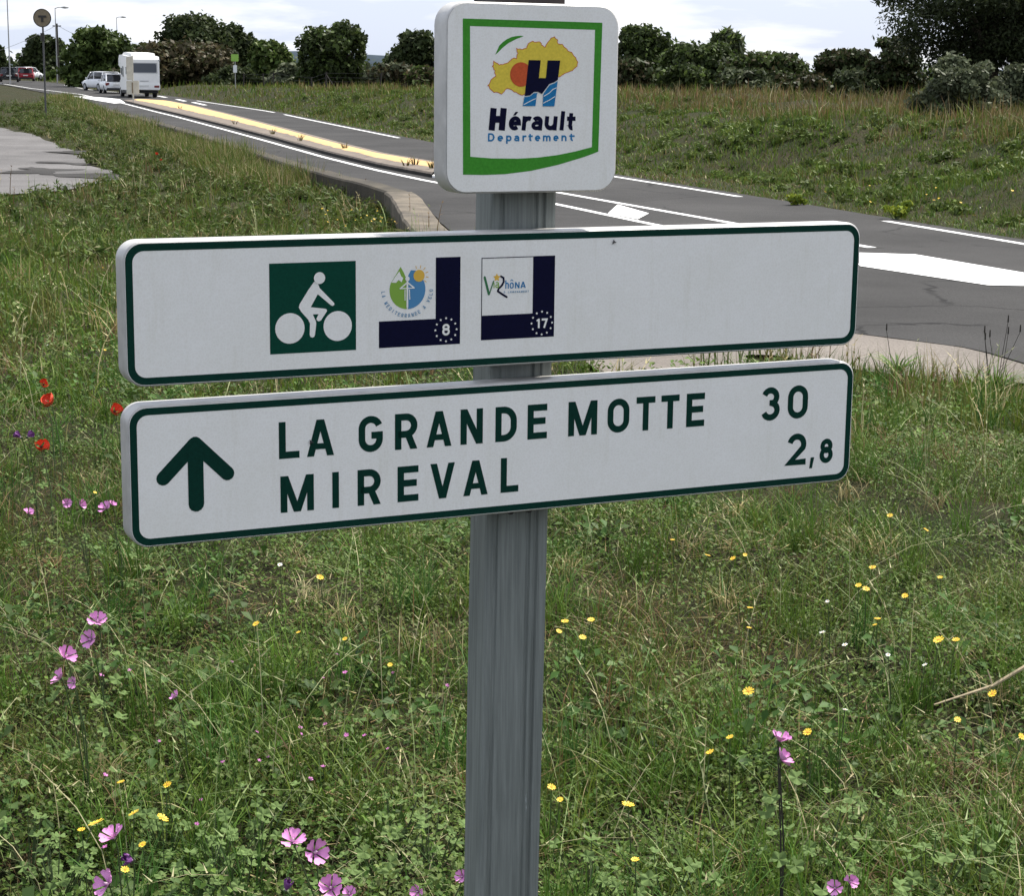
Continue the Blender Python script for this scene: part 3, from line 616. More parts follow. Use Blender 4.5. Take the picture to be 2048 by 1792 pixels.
strokes('tiny_white_figure', [([(-155.7, -240), (-155.7, -273)], 2.2, True), ([(-165.5, -251), (-155.7, -243.5), (-146.5, -250.7)], 1.6, False), ([(-164, -250.6), (-147.5, -250.4)], 1.2), ([(-158.8, -252), (-158.8, -265)], 1.1), ([(-153.2, -252), (-152.6, -264)], 1.1), ([(-155.7, -239.2), (-155.7, -239.0)], 5.6, True)], 1.2, MAT['white'], UPP)
word = 'LA MEDITERRANEE A VELO'; GL = []; c0 = (-155.8, -252.4); RR = 30.6
for k, ch in enumerate(word):
    if ch == ' ': continue
    a = math.radians(184 + (357 - 184) * k / (len(word) - 1)); cw = 2.7 if ch not in 'I' else 1.2
    for g_ in glyph(ch, -cw / 2, cw / 2, 0, 4.6, .75):
        ur = (math.cos(a), math.sin(a)); ut = (-math.sin(a), math.cos(a)); rb = RR + 2.4
        f2 = lambda p: (c0[0] + ur[0] * (rb - p[1]) + ut[0] * p[0], c0[1] + ur[1] * (rb - p[1]) + ut[1] * p[0])
        GL.append(('poly', [f2(p) for p in g_[1]]) if g_[0] == 'poly' else ([f2(p) for p in g_[0]], g_[1]))
lettering('curved_lettering', GL, .85, MAT['logotext'], UPP)
# second route emblem
strokes('logo_letter', [([(-54.3, -241), (-48.6, -261.5)], 3.0, True), ([(-48, -262), (-42.4, -246)], 1.5, True)], .85, mat('logo_v_green', (.03, .16, .06), .45), UPP)
lettering('logo_lettering', glyph('i', -42.5, -40.9, -254.5, -244.5, 1.2) + glyph('a', -40, -35.2, -254.5, -244, 1.3), .85, MAT['logogreen'], UPP)
strokes('logo_swash', [([(-32.5, -240.5), (-29, -242.5), (-28.6, -247), (-31, -251.5), (-35.5, -255.5), (-36.5, -258.5), (-32, -261.5), (-27, -264.6), (-24.5, -266)], 2.5, True)], .85, MAT['navy'], UPP)
lettering('logo_lettering', glyph('h', -26.5, -21.8, -255.8, -245.5, 1.4) + glyph('O', -20.6, -15.2, -255.8, -248.4, 1.4) + [([(-19.8, -246.6), (-17.9, -245), (-16, -246.6)], .9)] + glyph('N', -13.4, -7.4, -255.8, -248.2, 1.4) + glyph('A', -6, 1.2, -255.8, -248.0, 1.5), .85, MAT['eblue'], UPP)
lettering('logo_small_line', [g_ for k in range(12) for g_ in glyph('DULEMANAMERT'[k], -28.5 + k * 2.9, -26.5 + k * 2.9, -261.2, -258.8, .5)], .85, MAT['logotext'], UPP)
sx, sy = -38, -241.8
flat('logo_star', [([(sx + (5.2 if q % 2 == 0 else 2.6) * math.cos(math.radians(90 + 36 * q)), sy + (5.2 if q % 2 == 0 else 2.6) * math.sin(math.radians(90 + 36 * q))) for q in range(10)], [])], .85, MAT['logosun'], UPP)

# -- lower panel with the destinations
LOW = casing('destination_panel', -496.9, 496.9, -537.9, -372.5, 22, 34); tag(LOW, 'lower panel with green upward arrow and two destinations with distances')
flat('face', [(rrect(-495.1, 495.1, -536.1, -374.4, 20.4), [])], .6, MAT['white'], LOW)
flat('border', [(rrect(-494.5, 494.5, -535.5, -375.1, 20), [rrect(-486.3, 486.3, -527.3, -383.3, 13)[::-1]])], .85, MAT['dgreen'], LOW)
strokes('arrow', [([(-457, -458), (-419, -420)], 16.5, True), ([(-419, -420), (-381, -458)], 16.5, True), ([(-418.8, -426), (-418.8, -491)], 18.5, True)], .85, MAT['dgreen'], LOW)
SW = 8.4
def word_(name, items, v0, v1, s=SW):
    for ch, a, b in items: lettering('letter' if ch.isalpha() else 'comma' if ch == ',' else 'digit', glyph(ch, a, b, v0, v1, s), .85, MAT['dgreen'], LOW)
word_('lettering', [('L', -318, -292.7), ('A', -283.4, -249.6)], -446, -402)
word_('lettering', [('G', -218.2, -187.2), ('R', -171.5, -142.2), ('A', -130, -97.1), ('N', -85, -55), ('D', -37.9, -8.6), ('E', 6.3, 33.4)], -446, -402)
word_('lettering', [('M', 63.3, 104.4), ('O', 119.3, 150.8), ('T', 161, 188.6), ('T', 197.5, 224.5), ('E', 235.3, 262.6)], -446, -402)
word_('lettering', [('3', 349.5, 379), ('0', 391.6, 423.5)], -446, -401)
word_('lettering', [('M', -316.8, -275.3), ('I', -252, -243.6), ('R', -219.8, -190), ('E', -168.1, -140.7), ('V', -124.9, -92.4), ('A', -80.7, -47.6), ('L', -29.9, -5.4)], -511, -467)
word_('lettering', [('2', 393.3, 423.8)], -510, -466.5); word_('lettering', [(',', 430, 437.5)], -516, -501); word_('lettering', [('8', 446, 467.3)], -510.5, -477, 7)

# -- square department panel
TOP = casing('department_panel', -107, 124, -140, 85.0, 27, 36); tag(TOP, 'square white panel with green frame and yellow region emblem')
flat('face', [(rrect(-104.9, 121.9, -137.9, 82.9, 25), [])], .6, MAT['white'], TOP)
flat('green_frame', [([(-85.6, 65.0), (-84, -117), (-57, -117.8), (-29, -117.1), (6.5, -113.5), (42.5, -106.7), (78.9, -97.3), (98.2, -91), (100.2, 64.2)],
    [[(-76.2, 56.6), (90.4, 55.6), (89.2, -85.4), (66, -90.6), (42.3, -94.7), (15, -97.6), (-11.5, -98.7), (-46.9, -98.1), (-74.6, -95.9)]])], .85, MAT['frgreen'], TOP)
flat('green_arc', [([(-43, 24), (-37.9, 34.6), (-33, 39), (-27.5, 42.5), (-21.5, 45), (-15.3, 46.2), (-10, 46.6), (-5.6, 46.4), (-10, 44.6), (-15.2, 42.8), (-25.7, 37.9), (-34.3, 31.6), (-39, 27)], [])], .85, MAT['frgreen'], TOP)
MAPP = [(-52.2, -12.0), (-47.9, -5.7), (-42.7, -1.0), (-43.6, 5.2), (-46.3, 9.8), (-44.6, 15.7), (-37.6, 12.2), (-30.6, 13.1), (-23.7, 17.0), (-20.2, 20.2), (-14.9, 19.5), (-13.2, 25.7), (-15.1, 31.1), (-8.0, 30.2), (-1.9, 32.1), (-0.2, 37.6), (6.0, 40.0), (11.3, 38.9), (15.7, 40.2), (18.5, 36.4), (22.9, 33.8), (26.4, 38.9), (29.9, 44.4), (35.2, 45.6), (39.8, 43.0), (38.9, 39.1), (45.3, 37.6), (50.7, 33.8), (55.3, 29.2), (59.9, 26.9), (64.5, 22.2), (67.4, 15.9), (65.6, 11.2), (60.3, 6.4), (53.1, 4.7), (43.3, -0.9), (22.7, -5.1), (-5.5, -23.3), (-12.6, -21.0), (-19.7, -18.0), (-26.8, -14.9), (-30.3, -18.0), (-34.6, -22.7), (-39.9, -19.7), (-46.0, -19.4), (-49.5, -15.8)]
MAPR = []
for k in range(len(MAPP)):
    a, b = np.array(MAPP[k]), np.array(MAPP[(k + 1) % len(MAPP)])
    for q in (0, .34, .67): MAPR.append(tuple(a + (b - a) * q + np.array([random.uniform(-.7, .7), random.uniform(-.7, .7)]) * (1 if k not in (35, 36) else 0)))
flat('map_shape', [(MAPR, [])], .85, MAT['yellow'], TOP)
strokes('map_outline', [(MAPR + [MAPR[0]], .75)], .9, MAT['orange'], TOP)
flat('emblem_sun', [(circ(-9, 1.2, 14.4, 40), [])], 1.15, MAT['orange'], TOP)
flat('emblem_letter', [([(1, 18.3), (17, 18.3), (14.8, -2.7), (24.4, -2.7), (26.4, 18.3), (43.4, 18.3), (40.6, -4.6), (36.2, -7.3), (29.1, -9.7), (23.8, -16.1), (19.4, -21.6), (14, -19), (8.7, -19.3), (3.4, -23.3), (-3.8, -24.2)], [])], 1.35, MAT['navy'], TOP)
flat('emblem_wave', [([(-4.0, -25.4), (3.2, -24.6), (8.7, -20.6), (13.6, -20.4), (12.6, -22.3), (10.8, -36), (-6.2, -36)], []), ([(21.2, -22.1), (24.6, -17.2), (29.7, -11), (36.4, -8.6), (40.4, -6.2), (36.4, -36.2), (20.6, -36.2)], [])], 1.3, MAT['eblue'], TOP)
strokes('emblem_wave_line', [([(-5, -34.5), (3, -30.5), (11, -27)], .9), ([(21.5, -24.5), (29, -20.5), (34, -16), (39, -14)], .9), ([(21, -32.5), (29, -29), (37, -24.5)], .9)], 1.4, MAT['white'], TOP)
lettering('letter', glyph('H', -51, -29.5, -65, -38.6, 8.2, .09), .85, MAT['navy'], TOP)
for ch, a, b, s in (('e', -25, -8.8, 5.2), ('r', -7.2, 3.2, 5.4), ('a', 5.2, 20.2, 5.2), ('u', 23, 40, 5.4), ('l', 43.6, 50, 5.4), ('t', 54.2, 64.5, 5.2)): lettering('letter', glyph(ch, a, b, -65, -41.5 if ch not in 'lt' else -42, s, .09), .85, MAT['navy'], TOP)
flat('accent', [([(-18.5, -47.2), (-15.5, -47.2), (-11.8, -43), (-15.6, -43)], [])], 1.0, MAT['navy'], TOP)
for ch, a, b in (('D', -51.6, -43), ('e', -39, -31.6), ('p', -27.6, -20.4), ('a', -17, -10), ('r', -5.8, -.8), ('t', 2.8, 8), ('e', 11, 18.2), ('m', 21.8, 32.2), ('e', 36, 43), ('n', 47, 54), ('t', 58.6, 65)): lettering('letter', glyph(ch, a, b, -78, -68.2, 2.0), .85, MAT['eblue'], TOP)

# ------------------------------------------------------------------ retaining wall along the left of the road
MAT['wall'] = mat('stained_concrete', (0.045, 0.037, 0.024), 0.9, noise=(1.4, 0.6, 0.5), bump=(18, 0.7))
MAT['wallend'] = mat('pale_broken_concrete', (0.10, 0.083, 0.06), 0.9, noise=(1.6, 0.7), bump=(14, 0.9))
WALL = empty('retaining_wall', (-2.0, 34.5, -1.0)); tag(WALL, 'low stained concrete retaining wall between the grass verge and the road', 'wall')
def wall_strip(name, y0, y1, n, w, mt, ztop, jitter):
    vs = []; fs = []
    for k in range(n + 1):
        y = y0 + (y1 - y0) * k / n; e = 0.5; tx = float(xL(y + e) - xL(y - e)); l = math.hypot(tx, 2 * e); nx_, ny_ = -2 * e / l, tx / l
        x0 = float(xL(y)) - 0.02; j = jitter * (random.random() - .5); zt = float(zr(y)) + ztop(k / n) + j * .5
        a = (x0, y); b = (x0 + nx_ * (w + j), y + ny_ * (w + j)); zb = float(height(b[0] - .1, b[1])) - 0.35
        for (p, z) in ((a, zt - .3), (a, zt - .02), ((a[0] + nx_ * .03, a[1]), zt), ((b[0] - nx_ * .03, b[1]), zt), (b, zt - .035), (b, zb)): vs.append((p[0] + 2.0, p[1] - 34.5, z + 1.0))
    for k in range(n):
        for q in range(5): a = k * 6 + q; fs.append((a, a + 1, a + 7, a + 6))
    fs.append(tuple(range(6))); fs.append(tuple(range(n * 6, n * 6 + 6))[::-1])
    return mesh(name, vs, fs, mt, WALL)
wall_strip('wall_body', 34.6, 130, 130, 0.42, MAT['wall'], lambda t: 0.09, 0.05)
wall_strip('wall_end_slab', 26.6, 34.5, 14, 0.52, MAT['wallend'], lambda t: 0.03 + 0.08 * t, 0.04)

# ------------------------------------------------------------------ traffic island
ISL = empty('traffic_island', (-6, 60, -.6)); tag(ISL, 'long narrow raised traffic island with yellow top and grey kerb', 'traffic island')
def along(P, n):
    P = np.array(P, float); d = np.r_[0, np.cumsum(np.hypot(*np.diff(P, axis=0).T))]; s = np.linspace(0, d[-1], n); return np.stack([np.interp(s, d, P[:, 0]), np.interp(s, d, P[:, 1])], 1)
NI = 90
KB = along([(-24.87, 122.4), (-16.5, 93.9), (-11.35, 75.8), (-7.75, 62.7), (-5.13, 52.5), (-3.28, 45.8), (-1.8, 41.5)], NI)
YN = along([(-24.3, 122.6), (-20.5, 110.6), (-16.6, 97.4), (-11.3, 78.6), (-7.7, 65.0), (-5.1, 54.3), (-3.25, 47.2), (-1.65, 42.8)], NI)
YF = along([(-24.2, 124.5), (-22.0, 121.0), (-18.0, 107.4), (-13.75, 91.1), (-9.05, 72.4), (-5.93, 59.8), (-3.71, 50.8), (-1.75, 45.0)], NI)
FB = YF + np.array([0.22, 0.75])
def isl_rows(rows, name, mt):
    vs = []; fs = []; m_ = len(rows)
    for k in range(NI):
        for R_, dz in rows:
            jz = 0; vs.append((R_[k][0] + 6, R_[k][1] - 60, float(zr(R_[k][1])) + dz + .6))
    for k in range(NI - 1):
        for q in range(m_ - 1): a = k * m_ + q; fs.append((a, a + 1, a + m_ + 1, a + m_))
    return mesh(name, vs, fs, mt, ISL)
MAT['kerb'] = mat('kerb_concrete', (0.15, 0.122, 0.098), 0.9, noise=(3, 0.3), bump=(30, 0.4))
MAT['infill'] = mat('yellow_infill', (0.56, 0.36, 0.15), 0.9, noise=(2.5, 0.22), bump=(20, 0.5))
MAT['kerbshade'] = mat('painted_kerb_shade', (0.02, 0.018, 0.015), 0.95, noise=(3, 0.4))  # shade on the upright kerb face, put in as a near-black colour
KB2 = KB + (YN - KB) * 0.06
isl_rows([(KB, 0.0), (KB, .075)], 'kerb_foot', MAT['kerbshade'])
YNj = YN + np.array([[(random.random() - .5) * .05, (random.random() - .5) * .5] for _ in range(NI)])
isl_rows([(KB, .076), (KB2, .115), (YNj, .14)], 'kerb', MAT['kerb'])
isl_rows([(YNj, .1405), ((YNj + YF) / 2, .165), (YF, .15)], 'yellow_infill', MAT['infill'])
isl_rows([(YF, .1495), (FB, .11), (FB, 0.0)], 'kerb', MAT['kerb'])
nz = [(KB[-1][0], KB[-1][1], 0.05), (-1.45, 40.7, .02), (-1.05, 43.0, .02), (FB[-1][0], FB[-1][1], .11), (YF[-1][0], YF[-1][1], .15), (YN[-1][0], YN[-1][1], .14)]
vs = [(p[0] + 6, p[1] - 60, p[2]) for p in nz] + [(p[0] + 6, p[1] - 60, 0) for p in nz[:4]]
mesh('white_nose', vs, [(0, 1, 5), (1, 4, 5), (1, 2, 4), (2, 3, 4), (0, 6, 7, 1), (1, 7, 8, 2), (2, 8, 9, 3)], MAT['paint'], ISL)

# ------------------------------------------------------------------ distant street furniture
MAT['pole'] = mat('grey_pole', (0.10, 0.10, 0.10), 0.6, 0.4, noise=(3, 0.2))
MAT['palepole'] = mat('pale_lamp_pole', (0.34, 0.34, 0.33), 0.6, 0.2)
MAT['signback'] = mat('brown_grey_sign_back', (0.19, 0.155, 0.10), 0.65, 0.1, noise=(5, 0.25))
MAT['brackets'] = mat('dark_bracket', (0.03, 0.028, 0.025), 0.6)
MAT['beige'] = mat('beige_sign_back', (0.50, 0.49, 0.42), 0.7, noise=(4, 0.15))
MAT['limegreen'] = mat('lime_green_sign', (0.24, 0.44, 0.07), 0.5, noise=(8, 0.1))
MAT['plainwhite'] = mat('white_plate', (0.72, 0.74, 0.75), 0.5, noise=(5, 0.06))
MAT['wood'] = mat('dark_wooden_post', (0.03, 0.026, 0.022), 0.9, noise=(10, 0.3, .3))
MAT['cable'] = mat('cable', (0.04, 0.04, 0.045), 0.7)
def gz(x, y): return float(height(x, y))
# round sign seen from behind
p = at(85, 35, 95.0); b = gz(p[0], 95); rs = empty('round_road_sign', (p[0], 95, b)); hc = p[2] - b
tag(rs, 'round road sign on tall thin pole seen from behind beside the pale side lane', 'road sign')
MB().tube([(0, 0, -.3), (0, 0, hc + .3)], .045, 10).build('pole', MAT['pole'], rs)
MB().tube([(-.03, -.02, hc - 1.1), (-.03, -.02, hc - .72)], .1, 8).build('pole_clamp', MAT['brackets'], rs)
q = MB(); q.disc((0, -.07, hc), .425, 'y', .03, 32); q.build('disc', MAT['signback'], rs)
rim = MB(); ro_ = circ(0, hc, .43, 36)
vs = []; fs = []
for (r_, y_) in ((.43, -.10), (.445, -.07), (.43, -.04), (.40, -.088)): vs += [(r_ * math.cos(2 * math.pi * k / 36), y_, hc + r_ * math.sin(2 * math.pi * k / 36)) for k in range(36)]
for a_ in range(4):
    for k in range(36): fs.append((a_ * 36 + k, a_ * 36 + (k + 1) % 36, ((a_ + 1) % 4) * 36 + (k + 1) % 36, ((a_ + 1) % 4) * 36 + k))
mesh('rim', vs, fs, MAT['brackets'], rs)
q = MB(); q.box(-.18, .2, -.12, -.09, hc + .02, hc + .12); q.box(-.05, .06, -.12, -.09, hc - .2, hc + .02); q.build('bracket', MAT['brackets'], rs)
# lime green stop sign with white plate
p = at(470, 115, 138.0); b = gz(p[0], 138); gs = empty('stop_sign', (p[0], 138, b)); hc = p[2] - b; hp = at(471, 137, 138.)[2] - b
tag(gs, 'lime green square sign above a white plate on a thin post beyond the road', 'sign')
MB().tube([(0, 0, -.2), (0, 0, hc + .2)], .03, 8).build('post', MAT['palepole'], gs)
MB().box(-.27, .25, -.06, -.03, hc - .24, hc + .26, .03).build('green_board', MAT['limegreen'], gs)
MB().box(-.13, .13, -.06, -.03, hp - .26, hp + .26, .02).build('white_plate', MAT['plainwhite'], gs)
# sign back on the far tip of the island
p = at(266, 174, 118.0); b = float(zr(118)) + .1; bs = empty('island_sign', (p[0], 118, b)); hc = p[2] - b
tag(bs, 'pale beige sign plates seen from behind on the far tip of the yellow island', 'sign')
MB().tube([(0, 0, -.1), (0, 0, hc + 1.9)], .045, 8).build('pole', MAT['beige'], bs)
MB().box(-.38, .38, -.09, -.05, hc - .42, hc + .40, .04).build('lower_plate', MAT['beige'], bs)
MB().box(-.36, .06, -.09, -.05, hc + .44, hc + 1.85, .05).build('upper_plate', MAT['beige'], bs)
MB().box(-.05, .02, -.12, -.091, hc - .34, hc + .3).build('rib', MAT['signback'], bs)
# street lamps
for (px, ty, by, Y, arm, lab) in ((110, 15, 176, 200, .9, 'tall pale street lamp with short arm right of the round sign'), (12, -60, 156, 190, .9, 'tall pale street lamp at the left edge of the photo'), (233, 34, 125, 260, .8, 'tall thin street lamp rising behind the white motorhome')):
    p = at(px, ty, Y); b = gz(p[0], Y); L_ = empty('street_lamp', (p[0], Y, b)); tag(L_, lab, 'street lamp', 'street lamps along the road'); hh = p[2] - b
    MB().tube([(0, 0, -.2), (0, 0, hh * .5), (0, 0, hh)], [.07, .055, .04], 10).build('pole', MAT['palepole'], L_)
    MB().tube([(0, 0, hh - .05), (.3, 0, hh + .06), (arm, 0, hh + .08)], .04, 8).build('arm', MAT['palepole'], L_)
    MB().tube([(arm - .25, 0, hh + .06), (arm + .1, 0, hh + .07), (arm + .5, 0, hh + .05)], [.06, .13, .05], 8).build('lamp_head', MAT['palepole'], L_)
p = at(113.5, 46, 230.0); b = gz(p[0], 230); up_ = empty('utility_pole', (p[0], 230, b)); hh = p[2] - b
tag(up_, 'dark wooden utility pole just right of the tall street lamp', 'utility pole')
MB().tube([(0, 0, -.3), (0, 0, hh)], [.15, .11], 9).build('pole', MAT['wood'], up_)
MB().box(-.5, .5, -.06, .06, hh - .35, hh - .23).build('crossarm', MAT['wood'], up_)
A = at(-120, 130, 200.); B = np.array([p[0], 230, p[2] - .2]); C_ = at(420, 40, 215.)
def sag(a, b, s): return [tuple(np.array(a) + (np.array(b) - np.array(a)) * t - np.array([0, 0, s * 4 * t * (1 - t)])) for t in np.linspace(0, 1, 14)]
cb_ = MB(); cb_.tube(sag(A, B, .6), .018, 5); o = cb_.build('overhead_cable', MAT['cable']); tag(o, 'thin overhead cable left of the utility pole', 'cable', 'overhead cables')
cb_ = MB(); cb_.tube(sag(B, C_, 2.6), .018, 5); o = cb_.build('overhead_cable', MAT['cable']); tag(o, 'thin sagging overhead cable from the utility pole towards the tall dark oak', 'cable', 'overhead cables')
# field fence beyond the road
FE = empty('field_fence', (-9, 100, .7)); tag(FE, 'old field fence of dark leaning posts and wire beyond the road verge', 'fence')
tops = []
for (px, ty, by, Y) in ((486, 158, 172, 142), (528, 152, 168, 140), (545, 148, 166, 138), (625, 149, 170, 134), (652, 152, 182, 122), (760, 152, 170, 126)):
    a = at(px, ty, Y); b = gz(a[0], Y); lean = random.uniform(-.1, .1); zt = b + random.uniform(.95, 1.2); tops.append((a[0] + lean - -9, Y - 100, zt - .7))
    MB().tube([(a[0] + 9, Y - 100, b - .9), (a[0] + 9 + lean, Y - 100, zt - .7)], [.06, .05], 7).build('fence_post', MAT['wood'], FE)
a = tops[4]; MB().tube([(a[0], a[1], a[2] - .15), (a[0] + .5, a[1] - .3, a[2] - .85)], .04, 6).build('brace', MAT['wood'], FE)
for dz in (.08, .35, .6):
    MB().tube([(t[0], t[1] + .05, t[2] - dz) for t in tops], .006, 4).build('wire', MAT['cable'], FE)

# ------------------------------------------------------------------ vehicles (local +y is forwards)
MAT['glass'] = mat('dark_car_glass', (0.02, 0.023, 0.028), 0.12, 0, 0.6)
MAT['vglass'] = mat('grey_motorhome_glass', (0.065, 0.075, 0.095), 0.18, 0, 0.6)
MAT['tyre'] = mat('tyre_rubber', (0.015, 0.015, 0.016), 0.85)
MAT['rimm'] = mat('wheel_rim', (0.35, 0.36, 0.37), 0.4, 0.6)
MAT['vwhite'] = mat('white_vehicle_paint', (0.78, 0.79, 0.80), 0.3, 0, 0.5, noise=(3, 0.04))
MAT['vcream'] = mat('motorhome_white_paint', (0.76, 0.76, 0.74), 0.4, 0, 0.5, noise=(2, 0.05))
MAT['vblack'] = mat('black_car_paint', (0.012, 0.012, 0.015), 0.25, 0, 0.5)
MAT['vred'] = mat('red_car_paint', (0.30, 0.012, 0.022), 0.3, 0, 0.5)
MAT['tail'] = mat('red_tail_light', (0.16, 0.012, 0.012), 0.3)
MAT['head'] = mat('headlight_glass', (0.6, 0.62, 0.65), 0.15)
MAT['trim'] = mat('black_trim', (0.02, 0.02, 0.02), 0.6)
MAT['plate'] = mat('number_plate', (0.6, 0.6, 0.58), 0.5)
MAT['trimgrey'] = mat('grey_trim', (0.33, 0.34, 0.35), 0.5)
def wheel(parent, x, y, r, w=.2):
    q = MB(); q.disc((0, 0, 0), r, 'x', w, 20); t_ = q.build('wheel', MAT['tyre'], parent, loc=(x, y, r))
    q = MB(); q.disc((math.copysign(w / 2, x) + math.copysign(.004, x), 0, 0), r * .62, 'x', .012, 14); q.build('rim', MAT['rimm'], t_)
def loft(st):
    """st = [(y, [(x,z)...half ring from bottom centre to top centre])]"""
    vs = []; fs = []; n = len(st[0][1])
    full = 2 * n
    for y, h_ in st:
        vs += [(x, y, z) for x, z in h_] + [(-x, y, z) for x, z in reversed(h_)]
    for k in range(len(st) - 1):
        for j in range(full): fs.append((k * full + j, k * full + (j + 1) % full, (k + 1) * full + (j + 1) % full, (k + 1) * full + j))
    fs.append(tuple(range(full))[::-1]); fs.append(tuple(range((len(st) - 1) * full, len(st) * full)))
    return vs, fs
def car(label, paint, loc, rz, kind='hatch', Lc=4.1, Wc=1.76, H=1.48, group=None):
    c = empty('car', loc, rz); tag(c, label, 'car', group); w = Wc / 2; zb = .22; belt = H * .60
    def ring(ww, z0, z1): return [(0, z0), (ww * .86, z0), (ww * .985, z0 + .10), (ww, z0 + .3), (ww * .985, z1 - .12), (ww * .93, z1), (0, z1 + .015)]
    ys = [(-Lc / 2, .74, .40, belt - .18), (-Lc / 2 + .06, .92, .3, belt - .05), (-Lc / 2 + .3, 1, zb, belt), (-.3, 1, zb, belt), (Lc * .22, 1, zb, belt - .02), (Lc / 2 - .55, .97, zb, belt - .11), (Lc / 2 - .12, .88, .28, belt - .24), (Lc / 2, .7, .36, belt - .36)]
    v, f = loft([(y, ring(w * k, z0, z1)) for y, k, z0, z1 in ys]); mesh('body', v, f, paint, c, True)
    rear = -Lc / 2 + (.12 if kind != 'sedan' else .62); top_r = -Lc / 2 + (.5 if kind == 'hatch' else .32 if kind == 'estate' else 1.05)
    def gring(ww, z0, z1): return [(0, z0), (ww, z0), (ww * .97, z0 + (z1 - z0) * .5), (ww * .9, z1), (0, z1 + .001)]
    v, f = loft([(rear, gring(w * .86, belt - .02, belt + .02)), (top_r, gring(w * .87, belt - .02, H - .05)), (-.1, gring(w * .88, belt - .02, H - .03)), (.45, gring(w * .87, belt - .02, H - .07)), (Lc * .27, gring(w * .84, belt - .05, belt))]); mesh('windows', v, f, MAT['glass'], c, True)
    v, f = loft([(top_r - .06, [(0, H - .085), (w * .78, H - .085), (w * .8, H - .05), (w * .7, H - .02), (0, H - .01)]), (-.1, [(0, H - .06), (w * .80, H - .06), (w * .82, H - .03), (w * .7, H), (0, H + .01)]), (.5, [(0, H - .1), (w * .78, H - .1), (w * .8, H - .07), (w * .7, H - .04), (0, H - .03)])]); mesh('roof', v, f, paint, c, True)
    for s in (-1, 1):
        q = MB(); q.tube([(s * w * .865, rear + .02, belt - .02), (s * w * .80, top_r, H - .06)], .06, 6); q.tube([(s * w * .865, Lc * .27, belt - .03), (s * w * .80, .48, H - .08)], .05, 6); q.tube([(s * w * .89, -.25, belt - .02), (s * w * .82, -.2, H - .05)], .045, 6)
        q.build('pillar', paint, c)
        q = MB(); q.box(*sorted((s * w * .62, s * w * .95)), -Lc / 2 - .0, -Lc / 2 + .16, belt - .30, belt - .10, .03); q.build('tail_light', MAT['tail'], c)
        q = MB(); q.box(*sorted((s * w * .52, s * w * .88)), Lc / 2 - .22, Lc / 2 - .02, belt - .40, belt - .24, .03); q.build('headlight', MAT['head'], c)
        q = MB(); q.box(*sorted((s * w * 1.0, s * w * 1.16)), Lc * .18, Lc * .18 + .1, belt + .02, belt + .14, .02); q.build('side_mirror', paint, c)
        for y in (-Lc * .30, Lc * .31): wheel(c, s * (w - .09), y, .31)
    MB().box(-w * .84, w * .84, -Lc / 2 - .03, -Lc / 2 + .3, .26, .42, .03).build('bumper', MAT['trim'], c)
    MB().box(-.26, .26, -Lc / 2 - .045, -Lc / 2 - .02, belt - .30, belt - .19).build('number_plate', MAT['plate'], c)
    return c
def ground_at(px, py, Y): p = at(px, py, Y); return (p[0], Y, float(zr(Y)) + .006)
# motorhome
P_ = at(278, 190, 139.0); mh = empty('motorhome', (P_[0], 139, float(zr(139)) + .006), math.radians(18.6)); tag(mh, 'white overcab motorhome with dark rear window on the far road', 'motorhome')
q = MB(); prof = [(-2.9, .62), (-2.98, .75), (-2.98, 2.62), (-2.8, 2.84), (.9, 2.98), (2.1, 2.98), (2.55, 2.72), (2.6, 2.25), (1.75, 2.12), (1.55, 1.95), (1.55, .5), (-2.7, .5)]
q.prismx([(y, z) for y, z in prof], -1.08, 1.08); q.build('body', MAT['vcream'], mh)
q = MB(); q.prismx([(1.55, .42), (1.55, 1.98), (1.75, 2.05), (2.35, 1.35), (3.05, 1.1), (3.15, .8), (3.1, .42)], -.95, .95); q.build('cab', MAT['vcream'], mh)
q = MB(); q.prismx([(-2.7, 2.86), (-2.5, 3.06), (.8, 3.16), (1.9, 3.12), (2.2, 2.99), (.9, 2.985)], -.82, .82); q.build('roof_fairing', MAT['vcream'], mh)
MB().box(-.86, .86, -2.999, -2.978, 1.74, 2.36, .05).build('rear_window', MAT['vglass'], mh)
wf = MB(); 
for a in ((-.92, .92, 2.36, 2.41), (-.92, .92, 1.69, 1.74)): wf.box(a[0], a[1], -3.0, -2.979, a[2], a[3])
for a in ((-.92, -.86), (.86, .92)): wf.box(a[0], a[1], -3.0, -2.979, 1.74, 2.36)
wf.build('window_frame', MAT['trimgrey'], mh)
MB().box(-1.1, 1.1, -3.06, -2.6, .55, .93, .06).build('rear_bumper', MAT['vcream'], mh)
MB().box(-1.0, 1.0, -2.6, 1.5, .30, .5).build('underbody', MAT['trim'], mh)
for s in (-1, 1):
    MB().box(*sorted((s * .68, s * 1.03)), -3.08, -3.0, .70, .84, .02).build('tail_light', MAT['tail'], mh)
    MB().box(*sorted((s * 1.081, s * 1.095)), -2.3, -1.5, 1.6, 2.1, .05).build('side_window', MAT['vglass'], mh)
    MB().box(*sorted((s * 1.081, s * 1.095)), -.2, .3, 1.45, 2.15, .05).build('side_window', MAT['vglass'], mh)
    MB().box(*sorted((s * 1.081, s * 1.095)), .55, 1.3, 1.55, 2.05, .05).build('side_window', MAT['vglass'], mh)
    MB().box(*sorted((s * .951, s * .965)), 1.7, 2.2, 1.35, 1.85, .04).build('cab_window', MAT['glass'], mh)
    MB().box(*sorted((s * 1.0, s * 1.12)), -3.02, -2.9, 2.55, 2.63).build('marker_light', MAT['trimgrey'], mh)
    for y in (-1.75, 2.35): wheel(mh, s * .88, y, .34, .24)
MB().box(-.36, .30, -3.085, -3.061, .76, .86).build('number_plate', MAT['plate'], mh)
MB().box(-.3, .3, -3.01, -2.981, 1.12, 1.17).build('door_handle', MAT['trimgrey'], mh)
G1 = 'cars on the far road'
